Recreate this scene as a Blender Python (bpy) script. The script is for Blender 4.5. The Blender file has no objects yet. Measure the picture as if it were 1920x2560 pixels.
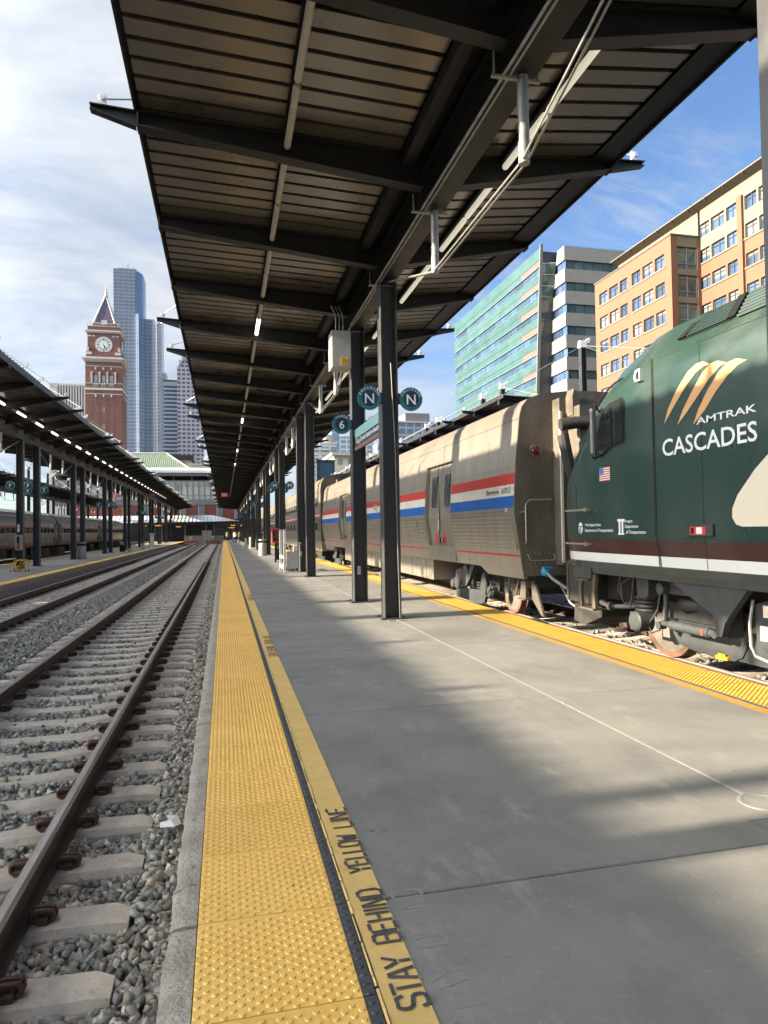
import bpy, bmesh, math, random
import numpy as np
from mathutils import Vector, Matrix
rnd = random.Random(7)
npr = np.random.default_rng(11)
S = bpy.context.scene
COL = S.collection
R = math.radians
# ------------------------------------------------------------------ camera, sky, sun, exposure
CAMZ = 1.6
def look(yaw, pitch, roll):
    f = Vector((math.sin(yaw)*math.cos(pitch), math.cos(yaw)*math.cos(pitch), math.sin(pitch)))
    rt = Vector((math.cos(yaw), -math.sin(yaw), 0)); up = rt.cross(f)
    a = rt*math.cos(roll)-up*math.sin(roll); b = rt*math.sin(roll)+up*math.cos(roll)
    return Matrix((a, b, -f)).transposed().to_4x4()
cd = bpy.data.cameras.new('camera'); cam = bpy.data.objects.new('camera', cd); COL.objects.link(cam)
cd.sensor_fit = 'HORIZONTAL'; cd.sensor_width = 36.0; cd.lens = 36.0*1690/1920
cd.clip_start = 0.05; cd.clip_end = 8000
cam.matrix_world = Matrix.Translation((0, 0, CAMZ)) @ look(R(13.335), R(1.482), 0.0157)
S.camera = cam
S.render.resolution_x, S.render.resolution_y = 768, 1024
SUN_EL, SUN_AZ = 19.0, -91.0            # azimuth from +Y, negative towards -X (west)
w = bpy.data.worlds.new('World'); S.world = w; w.use_nodes = True
nt = w.node_tree; N = nt.nodes; L = nt.links; N.clear()
def nd(t, **k):
    n = N.new(t)
    for a, b in k.items(): setattr(n, a, b)
    return n
out = nd('ShaderNodeOutputWorld'); bg = nd('ShaderNodeBackground'); bg.inputs[1].default_value = 0.05
sky = nd('ShaderNodeTexSky'); sky.sky_type = 'NISHITA'; sky.sun_disc = False
sky.sun_elevation = R(SUN_EL); sky.sun_rotation = R(SUN_AZ); sky.air_density = 1.0; sky.dust_density = 0.6; sky.ozone_density = 2.0
tc = nd('ShaderNodeTexCoord'); sp = nd('ShaderNodeSeparateXYZ'); L.new(tc.outputs['Generated'], sp.inputs[0])
def wm(op, a, b=None, clamp=False):
    n = nd('ShaderNodeMath', operation=op); n.use_clamp = clamp
    for i, v in enumerate((a, b)):
        if v is None: continue
        if isinstance(v, (int, float)): n.inputs[i].default_value = v
        else: L.new(v, n.inputs[i])
    return n.outputs[0]
zz = wm('ADD', wm('MAXIMUM', sp.outputs[2], 0.0), 0.16)
px, py = wm('DIVIDE', sp.outputs[0], zz), wm('DIVIDE', sp.outputs[1], zz)
cv = nd('ShaderNodeCombineXYZ'); L.new(px, cv.inputs[0]); L.new(py, cv.inputs[1]); cv.inputs[2].default_value = 4.2
def cloud(scale, detail, rough, dist, off, st=(1, 1, 1)):
    m = nd('ShaderNodeMapping'); m.inputs['Location'].default_value = off; m.inputs['Scale'].default_value = st
    m.inputs['Rotation'].default_value = (0, 0, R(28))
    L.new(cv.outputs[0], m.inputs[0])
    n = nd('ShaderNodeTexNoise'); n.inputs['Scale'].default_value = scale; n.inputs['Detail'].default_value = detail
    n.inputs['Roughness'].default_value = rough; n.inputs['Distortion'].default_value = dist
    L.new(m.outputs[0], n.inputs['Vector']); return n.outputs[0]
def wramp(x, a, b):
    n = nd('ShaderNodeMapRange'); n.interpolation_type = 'SMOOTHSTEP'
    n.inputs[1].default_value = a; n.inputs[2].default_value = b; L.new(x, n.inputs[0]); return n.outputs[0]
big = cloud(0.33, 2, .5, .2, (2.26, -7.82, 0))
mid = cloud(1.1, 6, .6, .5, (0.3, 5.2, 0), (1, 1.5, 1))
wisp = cloud(1.7, 7, .66, 1.1, (7.3, 2.2, 3), (.75, 2.3, 1))
veil = wm('MULTIPLY', wramp(wm('ADD', wm('MULTIPLY', big, 1.25), wm('MULTIPLY', mid, .55)), .80, 1.12), .93)
thin = wm('MULTIPLY', wramp(wisp, .42, .76), .72)
dens = wm('MAXIMUM', veil, thin)
shade = wramp(cloud(1.6, 5, .62, .4, (2.2, 8.1, 1), (1, 1.5, 1)), .30, .68)
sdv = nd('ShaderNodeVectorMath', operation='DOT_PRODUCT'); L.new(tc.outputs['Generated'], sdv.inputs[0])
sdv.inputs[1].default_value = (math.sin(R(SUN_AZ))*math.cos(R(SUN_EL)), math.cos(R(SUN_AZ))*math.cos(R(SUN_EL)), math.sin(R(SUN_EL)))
fw0 = wm('POWER', wm('MAXIMUM', wm('MULTIPLY', wm('ADD', sdv.outputs['Value'], 1.0), .5), 0.0), 12.0)   # clouds scatter forward: brighter and warmer towards the sun, boosted to fill the shade
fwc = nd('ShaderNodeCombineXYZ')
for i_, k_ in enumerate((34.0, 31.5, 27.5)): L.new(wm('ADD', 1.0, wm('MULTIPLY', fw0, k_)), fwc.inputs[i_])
cc = nd('ShaderNodeMixRGB'); cc.inputs[1].default_value = (2.45, 2.8, 3.35, 1); cc.inputs[2].default_value = (3.95, 4.12, 4.35, 1); L.new(shade, cc.inputs[0])
tint = nd('ShaderNodeMixRGB', blend_type='MULTIPLY'); tint.inputs[0].default_value = 1.0
L.new(sky.outputs[0], tint.inputs[1]); tint.inputs[2].default_value = (0.90, 1.02, 1.22, 1)
mx = nd('ShaderNodeMixRGB'); L.new(dens, mx.inputs[0]); L.new(tint.outputs[0], mx.inputs[1])
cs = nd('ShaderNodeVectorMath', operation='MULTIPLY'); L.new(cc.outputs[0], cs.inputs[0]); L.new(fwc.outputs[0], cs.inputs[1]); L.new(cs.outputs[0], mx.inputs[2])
L.new(mx.outputs[0], bg.inputs[0]); L.new(bg.outputs[0], out.inputs[0])
sd = bpy.data.lights.new('sun', 'SUN'); so = bpy.data.objects.new('sun', sd); COL.objects.link(so)
sd.energy = 5.0; sd.angle = R(0.53); sd.color = (1.0, 0.86, 0.66)
sv = Vector((math.sin(R(SUN_AZ))*math.cos(R(SUN_EL)), math.cos(R(SUN_AZ))*math.cos(R(SUN_EL)), math.sin(R(SUN_EL))))
so.rotation_euler = sv.to_track_quat('Z', 'Y').to_euler(); so.location = (-60, 0, 60)
S.cycles.max_bounces = 5; S.cycles.diffuse_bounces = 3; S.cycles.glossy_bounces = 3; S.cycles.transmission_bounces = 3; S.cycles.caustics_reflective = False; S.cycles.caustics_refractive = False
V = S.view_settings; V.view_transform = 'Standard'; V.look = 'None'; V.exposure = 2.1; V.gamma = 1.0; V.use_curve_mapping = False
# ------------------------------------------------------------------ helpers
class MB:
    def __init__(s): s.v = []; s.f = []; s.m = []
    def add(s, vs, fs, mi=0):
        o = len(s.v); s.v += [tuple(p) for p in vs]; s.f += [tuple(i+o for i in f) for f in fs]; s.m += [mi]*len(fs); return s
    def box(s, x0, x1, y0, y1, z0, z1, mi=0):
        vs = [(x, y, z) for z in (z0, z1) for y in (y0, y1) for x in (x0, x1)]
        return s.add(vs, [(0, 2, 3, 1), (4, 5, 7, 6), (0, 1, 5, 4), (2, 6, 7, 3), (0, 4, 6, 2), (1, 3, 7, 5)], mi)
    def cbox(s, c, d, mi=0):
        return s.box(c[0]-d[0]/2, c[0]+d[0]/2, c[1]-d[1]/2, c[1]+d[1]/2, c[2]-d[2]/2, c[2]+d[2]/2, mi)
    def quad(s, a, b, c, d, mi=0): return s.add([a, b, c, d], [(0, 1, 2, 3)], mi)
    def prism(s, pts, ax, a0, a1, mi=0, caps=True):
        n = len(pts)
        def P(p, a): return {'x': (a, p[0], p[1]), 'y': (p[0], a, p[1]), 'z': (p[0], p[1], a)}[ax]
        vs = [P(p, a0) for p in pts]+[P(p, a1) for p in pts]
        fs = [(i, (i+1) % n, n+(i+1) % n, n+i) for i in range(n)]
        if caps: fs += [tuple(range(n-1, -1, -1)), tuple(range(n, 2*n))]
        return s.add(vs, fs, mi)
    def tube(s, pts, r, n=8, mi=0, closed=False):
        pts = [Vector(p) for p in pts]; rings = []; k = len(pts)
        rr = r if isinstance(r, (list, tuple)) else [r]*k
        up = None
        for i, p in enumerate(pts):
            if closed: t = pts[(i+1) % k]-pts[i-1]
            else: t = pts[min(i+1, k-1)]-pts[max(i-1, 0)]
            t = t.normalized() if t.length > 1e-9 else Vector((0, 0, 1))
            if up is None:
                up = Vector((0, 0, 1)) if abs(t.z) < .9 else Vector((0, 1, 0))
            a = t.cross(up)
            if a.length < 1e-4: a = t.cross(Vector((1, 0, 0)))
            a.normalize(); b = a.cross(t).normalized(); up = b
            rings.append([p+(a*math.cos(2*math.pi*j/n)+b*math.sin(2*math.pi*j/n))*rr[i] for j in range(n)])
        vs = [q for g in rings for q in g]; fs = []
        for i in range(k if closed else k-1):
            o, o2 = i*n, ((i+1) % k)*n
            fs += [(o+j, o+(j+1) % n, o2+(j+1) % n, o2+j) for j in range(n)]
        if not closed: fs += [tuple(range(n-1, -1, -1)), tuple((k-1)*n+j for j in range(n))]
        return s.add(vs, fs, mi)
    def lathe(s, prof, c, ax='z', n=16, mi=0, a0=0., a1=2*math.pi, cap=True):
        full = abs(a1-a0) > 6.2; m = n if full else n+1; vs = []
        for rr, h in prof:
            for j in range(m):
                t = a0+(a1-a0)*j/n; u, v = rr*math.cos(t), rr*math.sin(t)
                vs.append({'z': (c[0]+u, c[1]+v, c[2]+h), 'y': (c[0]+u, c[1]+h, c[2]+v), 'x': (c[0]+h, c[1]+u, c[2]+v)}[ax])
        fs = []
        for i in range(len(prof)-1):
            for j in range(n):
                a, b = i*m+j, i*m+(j+1) % m
                fs.append((a, b, b+m, a+m))
        if cap and full and prof[0][0] > 1e-6: fs.append(tuple(range(m-1, -1, -1)))
        if cap and full and prof[-1][0] > 1e-6: fs.append(tuple((len(prof)-1)*m+j for j in range(m)))
        return s.add(vs, fs, mi)
    def mesh(s, name, mats, smooth=False, fix=True):
        me = bpy.data.meshes.new(name); me.from_pydata(s.v, [], s.f)
        for m in (mats if isinstance(mats, (list, tuple)) else [mats]): me.materials.append(m)
        if any(s.m): me.polygons.foreach_set('material_index', s.m)
        if fix:
            bm = bmesh.new(); bm.from_mesh(me); bmesh.ops.recalc_face_normals(bm, faces=bm.faces); bm.to_mesh(me); bm.free()
        if smooth:
            me.polygons.foreach_set('use_smooth', [True]*len(me.polygons))
            try: me.set_sharp_from_angle(angle=R(smooth if smooth is not True else 35))
            except Exception: pass
        me.update(); return me
    def build(s, name, mats, parent=None, smooth=False, fix=True):
        return link(name, s.mesh(name, mats, smooth, fix), parent)
WL = {}
def wloc(o):
    p = Vector(o.location)
    while o.parent: o = o.parent; p += Vector(o.location)
    return p
def link(name, me, parent=None, at=None):
    o = bpy.data.objects.new(name, me); COL.objects.link(o)
    if parent is not None:
        o.parent = parent; o.location = -wloc(parent)
    if at is not None: o.location = Vector(o.location)+Vector(at)
    return o
def tag(o, label, cat, group=None):
    o['label'] = label; o['category'] = cat
    if group: o['group'] = group
    return o
def thing(name, label, cat, loc=(0, 0, 0), group=None):
    o = bpy.data.objects.new(name, None); o.location = loc; o.empty_display_size = .2; COL.objects.link(o)
    return tag(o, label, cat, group)
def struct(name, loc=(0, 0, 0)):
    o = bpy.data.objects.new(name, None); o.location = loc; COL.objects.link(o); o['kind'] = 'structure'; return o
def kids(o): return [c for c in bpy.data.objects if c.parent == o]
def dup(o, off, label=None, parent=None):
    c = o.copy(); COL.objects.link(c)
    if parent is None: c.location = Vector(o.location)+Vector(off)
    else: c.parent = parent
    if label: c['label'] = label
    for k in KID.get(o.name, []) or kids(o): dup(k, off, None, c)
    return c
KID = {}
def txt(s, h, width=None, bold=0., depth=0.0, align='CENTER', spacing=1.0, shear=0.):
    cu = bpy.data.curves.new('lettering', 'FONT'); cu.body = s; cu.size = 1; cu.align_x = align; cu.align_y = 'CENTER'
    cu.offset = bold; cu.extrude = depth; cu.space_character = spacing; cu.resolution_u = 3; cu.shear = shear
    ob = bpy.data.objects.new('lettering', cu); me = bpy.data.meshes.new_from_object(ob)
    bpy.data.objects.remove(ob); bpy.data.curves.remove(cu)
    vs = np.array([v.co[:] for v in me.vertices]); fs = [tuple(p.vertices) for p in me.polygons]; bpy.data.meshes.remove(me)
    if len(vs) == 0: return [], []
    lo, hi = vs.min(0), vs.max(0); vs[:, :2] -= (lo[:2]+hi[:2])/2
    k = h/(hi[1]-lo[1]); kx = k if width is None else width/(hi[0]-lo[0])
    return [(a*kx, b*k) for a, b, _ in vs], fs
def addtxt(mb, s, h, org, xd, yd, width=None, mi=0, bold=0., spacing=1., shear=0.):
    vs, fs = txt(s, h, width, bold, 0, 'CENTER', spacing, shear); o, xd, yd = Vector(org), Vector(xd), Vector(yd)
    return mb.add([o+xd*a+yd*b for a, b in vs], fs, mi)
# ------------------------------------------------------------------ materials
MT = {}
def mat(name, c, c2=None, rough=.6, metal=0., ns=4., bump=0., bs=30., detail=4, st=None, lo=.35, hi=.65, c3=None, ns3=60., lo3=.6, hi3=.75, emit=0., spec=.5, rv=.0, bst=None, coat=0.):
    m = bpy.data.materials.new(name); m.use_nodes = True; t = m.node_tree; n = t.nodes; l = t.links; b = n['Principled BSDF']
    b.inputs['Roughness'].default_value = rough; b.inputs['Metallic'].default_value = metal; b.inputs['Specular IOR Level'].default_value = spec
    b.inputs['Coat Weight'].default_value = coat; b.inputs['Coat Roughness'].default_value = .12
    c = tuple(c)+(1,); b.inputs['Base Color'].default_value = c; m.diffuse_color = c
    g = n.new('ShaderNodeNewGeometry')
    def noise(scale, st, det=None):
        v = g.outputs['Position']
        if st:
            mp = n.new('ShaderNodeMapping'); mp.inputs['Scale'].default_value = st; l.new(v, mp.inputs[0]); v = mp.outputs[0]
        x = n.new('ShaderNodeTexNoise'); x.inputs['Scale'].default_value = scale; x.inputs['Detail'].default_value = min(det or detail, 5); x.inputs['Roughness'].default_value = .6
        l.new(v, x.inputs['Vector']); return x.outputs[0]
    def rng(x, a, bb, o0=0., o1=1.):
        r = n.new('ShaderNodeMapRange'); r.inputs[1].default_value = a; r.inputs[2].default_value = bb; r.inputs[3].default_value = o0; r.inputs[4].default_value = o1
        l.new(x, r.inputs[0]); return r.outputs[0]
    def mix(f, a, bb):
        r = n.new('ShaderNodeMixRGB'); l.new(f, r.inputs[0])
        for i, q in ((1, a), (2, bb)):
            if isinstance(q, tuple): r.inputs[i].default_value = q if len(q) == 4 else q+(1,)
            else: l.new(q, r.inputs[i])
        return r.outputs[0]
    col = None
    if c2:
        nz = noise(ns, st); col = mix(rng(nz, lo, hi), c, tuple(c2))
        if rv: l.new(rng(nz, .3, .7, rough-rv, rough+rv), b.inputs['Roughness'])
    if c3: col = mix(rng(noise(ns3, st, 2), lo3, hi3), col if col else c, tuple(c3))
    if col: l.new(col, b.inputs['Base Color'])
    if emit:
        b.inputs['Emission Strength'].default_value = emit; b.inputs['Emission Color'].default_value = c
    if bump:
        bp = n.new('ShaderNodeBump'); bp.inputs['Strength'].default_value = bump; bp.inputs['Distance'].default_value = .02
        l.new(noise(bs, bst, 2), bp.inputs['Height']); l.new(bp.outputs[0], b.inputs['Normal'])
    MT[name] = m; return m
mat('concrete', (.215, .208, .19), (.17, .167, .157), .62, ns=1.1, detail=9, lo=.38, hi=.64, c3=(.27, .262, .24), ns3=26, lo3=.60, hi3=.80, bump=.12, bs=180, spec=.45, rv=.12)
mat('curb_concrete', (.42, .375, .31), (.28, .245, .20), .85, ns=5, detail=8, c3=(.10, .09, .08), ns3=16, lo3=.62, hi3=.74, bump=.6, bs=38)
mat('tie_concrete', (.62, .54, .44), (.50, .43, .35), .9, ns=9, c3=(.19, .165, .13), ns3=55, lo3=.6, hi3=.8, bump=.25, bs=120)
mat('sealant', (.30, .29, .26), (.22, .215, .195), .8, ns=9)
mat('joint_dark', (.03, .03, .03), rough=.9)
mat('tactile_yellow', (.92, .575, .15), (.86, .515, .12), .5, ns=3.5, detail=8, c3=(.28, .20, .09), ns3=34, lo3=.69, hi3=.80, bump=.15, bs=160, rv=.1)
mat('tactile_sun', (.40, .262, .040), (.345, .22, .033), .5, ns=3.5, detail=8, c3=(.20, .14, .05), ns3=40, lo3=.70, hi3=.82, bump=.15, bs=160)  # tactile_yellow darkened for the sunlit edge, offsetting the sun in the colour
mat('paint_yellow', (.72, .49, .17), (.63, .42, .14), .6, ns=6, detail=8, c3=(.26, .20, .11), ns3=26, lo3=.68, hi3=.80, bump=.1, bs=90)
mat('tactile_dark', (.045, .048, .055), (.08, .08, .085), .7, ns=20)
mat('ballast', (.115, .108, .098), (.20, .188, .168), .9, ns=26, detail=5, c3=(.035, .033, .03), ns3=42, lo3=.52, hi3=.66, bump=1.0, bs=30)
mat('soil_dark', (.07, .062, .052), (.12, .108, .092), .95, ns=18, bump=.8, bs=30)
mat('rail_rust', (.060, .036, .027), (.105, .062, .045), .62, .25, ns=7, st=(4, .6, 4), bump=.2, bs=70)
mat('rail_head', (.42, .37, .335), (.27, .215, .185), .33, .35, ns=3, st=(14, .4, 1), rv=.1)
mat('clip_rust', (.085, .042, .030), (.14, .075, .05), .7, .3, ns=30, bump=.3, bs=120)
mat('steel_col', (.042, .042, .044), (.055, .054, .053), .42, ns=3.5, rv=.06)  # lighter copy of the steel_dark paint so sunlit column faces read bright
mat('steel_dark', (.013, .013, .014), (.020, .0195, .019), .5, .0, ns=3.5, spec=.5, rv=.08, bump=.03, bs=300)
mat('steel_grey', (.20, .195, .185), (.15, .147, .14), .5, .2, ns=5)
mat('roof_pan', (.25, .222, .185), (.31, .275, .23), .30, .75, ns=.9, st=(1, 1, 1), detail=3, lo=.3, hi=.7, rv=.06)
mat('roof_dark', (.022, .019, .016), rough=.8)
mat('roof_top', (.36, .39, .41), (.28, .31, .33), .55, .2, ns=2)
mat('galv', (.42, .41, .39), (.31, .305, .29), .42, .55, ns=8)
mat('tube_off', (.60, .56, .47), (.50, .47, .40), .35, ns=12)
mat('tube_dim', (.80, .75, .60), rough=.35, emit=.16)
mat('tube_lit', (1.0, .95, .82), rough=.3, emit=.9)
mat('white_paint', (.72, .71, .68), (.62, .61, .57), .5, ns=9)
mat('black', (.012, .012, .013), rough=.7, spec=.2)
mat('sign_teal', (.030, .175, .205), (.025, .15, .18), .42, ns=6)
mat('sign_navy', (.018, .026, .055), rough=.42)
mat('sign_white', (.78, .80, .80), rough=.5)

def vary(name, amt, gum=None, stain=None):
    """piece-to-piece tone (object random) and, on request, dark gum spots and blotchy stains"""
    m = MT[name]; t = m.node_tree; n = t.nodes; l = t.links; b = n['Principled BSDF']; src = b.inputs['Base Color'].links[0].from_socket
    oi = n.new('ShaderNodeObjectInfo'); r = n.new('ShaderNodeMapRange'); r.inputs[3].default_value = 1-amt; r.inputs[4].default_value = 1+amt; l.new(oi.outputs['Random'], r.inputs[0])
    v = n.new('ShaderNodeVectorMath'); v.operation = 'SCALE'; l.new(src, v.inputs[0]); l.new(r.outputs[0], v.inputs['Scale']); cur = v.outputs[0]
    g = n.new('ShaderNodeNewGeometry')
    def mixin(fac, col):
        nonlocal cur
        x = n.new('ShaderNodeMixRGB'); l.new(fac, x.inputs[0]); l.new(cur, x.inputs[1]); x.inputs[2].default_value = col+(1,); cur = x.outputs[0]
    if gum:
        vo = n.new('ShaderNodeTexVoronoi'); vo.inputs['Scale'].default_value = gum[0]; l.new(g.outputs['Position'], vo.inputs['Vector'])
        q = n.new('ShaderNodeMapRange'); q.inputs[1].default_value = gum[1]; q.inputs[2].default_value = gum[1]*.6; q.inputs[3].default_value = 0; q.inputs[4].default_value = gum[2]; l.new(vo.outputs['Distance'], q.inputs[0]); mixin(q.outputs[0], gum[3])
    for sc, st, lo, hi, k, col in (stain or []):
        mp = n.new('ShaderNodeMapping'); mp.inputs['Scale'].default_value = st; l.new(g.outputs['Position'], mp.inputs[0])
        nz = n.new('ShaderNodeTexNoise'); nz.inputs['Scale'].default_value = sc; nz.inputs['Detail'].default_value = 5; nz.inputs['Roughness'].default_value = .65; l.new(mp.outputs[0], nz.inputs['Vector'])
        q = n.new('ShaderNodeMapRange'); q.inputs[1].default_value = lo; q.inputs[2].default_value = hi; q.inputs[3].default_value = 0; q.inputs[4].default_value = k; l.new(nz.outputs[0], q.inputs[0]); mixin(q.outputs[0], col)
    l.new(cur, b.inputs['Base Color'])
vary('concrete', .07, (2.6, .035, .6, (.05, .05, .05)), [(.5, (1, 1, 1), .47, .68, .55, (.28, .268, .24)), (4.5, (1, .4, 1), .56, .72, .6, (.31, .30, .27)), (1.3, (1, .6, 1), .56, .72, .5, (.105, .105, .105)), (60, (1, 1, 1), .60, .72, .35, (.36, .35, .32)), (14, (.25, 1.6, 1), .66, .74, .45, (.10, .10, .10))])
vary('tactile_yellow', .05, None, [(.9, (1, 1, 1), .55, .75, .30, (.50, .36, .13)), (30, (1, 1, 1), .70, .76, .8, (.30, .27, .22))])
vary('tie_concrete', .09, None, [(7, (1, 1, 1), .58, .75, .5, (.25, .20, .15))])
vary('roof_pan', .08, None, [(.5, (1, .5, 1), .48, .75, .40, (.33, .29, .235)), (1.2, (.3, 2, 1), .58, .78, .30, (.17, .15, .125))])

t_ = MT['tie_concrete'].node_tree; n_ = t_.nodes; l_ = t_.links; b_ = n_['Principled BSDF']; cur_ = b_.inputs['Base Color'].links[0].from_socket   # rust dust shed by the rails
tc_ = n_.new('ShaderNodeTexCoord'); sx_ = n_.new('ShaderNodeSeparateXYZ'); l_.new(tc_.outputs['Object'], sx_.inputs[0])
def mth(op, a, b):
    x = n_.new('ShaderNodeMath'); x.operation = op
    for i, v in enumerate((a, b)):
        if v is None: continue
        if isinstance(v, float): x.inputs[i].default_value = v
        else: l_.new(v, x.inputs[i])
    return x.outputs[0]
d_ = mth('ABSOLUTE', mth('SUBTRACT', mth('ABSOLUTE', sx_.outputs[0], None), .752), None)
r_ = n_.new('ShaderNodeMapRange'); r_.inputs[1].default_value = .42; r_.inputs[2].default_value = .06; r_.inputs[3].default_value = 0; r_.inputs[4].default_value = .55; l_.new(d_, r_.inputs[0])
x_ = n_.new('ShaderNodeMixRGB'); l_.new(r_.outputs[0], x_.inputs[0]); l_.new(cur_, x_.inputs[1]); x_.inputs[2].default_value = (.24, .165, .115, 1); l_.new(x_.outputs[0], b_.inputs['Base Color'])
# ------------------------------------------------------------------ ground
g = MB(); g.quad((-4000, -4000, -.5), (4000, -4000, -.5), (4000, 6000, -.5), (-4000, 6000, -.5))
o = g.build('ground', MT['soil_dark'], fix=False); o['kind'] = 'structure'
g = MB(); g.quad((-20, -12, -.452), (12.2, -12, -.452), (12.2, 126, -.452), (-20, 126, -.452))
o = g.build('track_bed', MT['ballast'], fix=False); o['kind'] = 'structure'
YE = 128.0
# ------------------------------------------------------------------ tracks
RAILP = [(-.07, 0), (.07, 0), (.07, .012), (.012, .03), (.009, .115), (.034, .128), (.036, .158), (.030, .170), (.018, .176), (-.018, .176), (-.030, .170), (-.036, .158), (-.034, .128), (-.009, .115), (-.012, .03), (-.07, .012)]
ZB = -.378
def tie_mesh():
    b = MB(); xs = [-1.30, -1.22, -.95, -.55, -.30, .30, .55, .95, 1.22, 1.30]
    zt = [-.388, -.384, -.380, -.380, -.405, -.405, -.380, -.380, -.384, -.388]
    vs = []
    for x, z in zip(xs, zt):
        e = .0 if abs(x) < 1.25 else .02
        vs += [(x+(.03 if x < -1.25 else -.03 if x > 1.25 else 0)*0, -.135, -.56), (x, -.125+e, z-.035-e), (x, -.098+e, z-e), (x, .098-e, z-e), (x, .125-e, z-.035-e), (x, .135, -.56)]
    fs = []
    for i in range(len(xs)-1):
        for j in range(5): a = i*6+j; fs.append((a, a+1, a+7, a+6))
    fs += [tuple(range(6)), tuple(range((len(xs)-1)*6+5, (len(xs)-1)*6-1, -1))]
    return b.add(vs, fs).mesh('concrete_tie', MT['tie_concrete'], smooth=30)
def clip_mesh():
    b = MB()
    for y in (-.021, .021):
        ring = []
        for k in range(20):
            t = 2*math.pi*k/20; ca, sa = math.cos(t), math.sin(t)
            ring.append((math.copysign(abs(ca)**.6, ca)*.055, y, .034+math.copysign(abs(sa)**.7, sa)*.030))
        b.tube(ring, .0125, 6, closed=True)
    b.box(-.018, .030, -.055, .055, -.006, .030); b.box(-.072, -.020, -.036, .036, .004, .018); b.box(-.03, .05, -.012, .012, .02, .058)
    return b.mesh('rail_clip', MT['clip_rust'], smooth=50)
TIE, CLIP = tie_mesh(), clip_mesh()
def track(name, xc, y0, y1, tie0, tie1, clip1, step=.58, phase=.0, tiemax=999):
    t = struct(name)
    for s in (-1, 1):
        b = MB(); xr = xc+s*.752
        pts = [(xr+p[0], ZB+p[1]) for p in RAILP]; n = len(pts); b.prism(pts, 'y', y0, y1)
        for i in range(len(b.f)):
            if i in (6, 7, 8, 9, 10): b.m[i] = 1
        b.build('rail', [MT['rail_rust'], MT['rail_head']], t, smooth=25)
    y = tie0+phase; k = 0
    while y < tie1:
        o = link('concrete_tie', TIE, t, (xc, y, rnd.uniform(-.006, .004))); o.rotation_euler.z = rnd.gauss(0, .004)
        if y < clip1:
            for s in (-1, 1):
                for q in (-1, 1):
                    c = bpy.data.objects.new('rail_clip', CLIP); COL.objects.link(c); c.parent = o
                    c.location = (s*.752+q*.128, rnd.uniform(-.006, .006), -.382); c.rotation_euler.z = (0 if q > 0 else math.pi)+rnd.gauss(0, .05)
        y += step; k += 1
    return t
XA, XB, XC = -1.80, -5.33, 6.75
track('railway_track', XA, -6, 119, 1.50, 118, 46, phase=.02)
track('railway_track', XB, -6, 119, 12.0, 100, 50)
track('railway_track', XC, -14, 118, 3.2, 40, 16)
for xc in (-14.6, 10.4):
    t = struct('railway_track')
    for s in (-1, 1):
        b = MB(); b.prism([(xc+s*.752+p[0], ZB+p[1]) for p in RAILP], 'y', -6, 119); b.build('rail', MT['rail_rust'], t)
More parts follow.
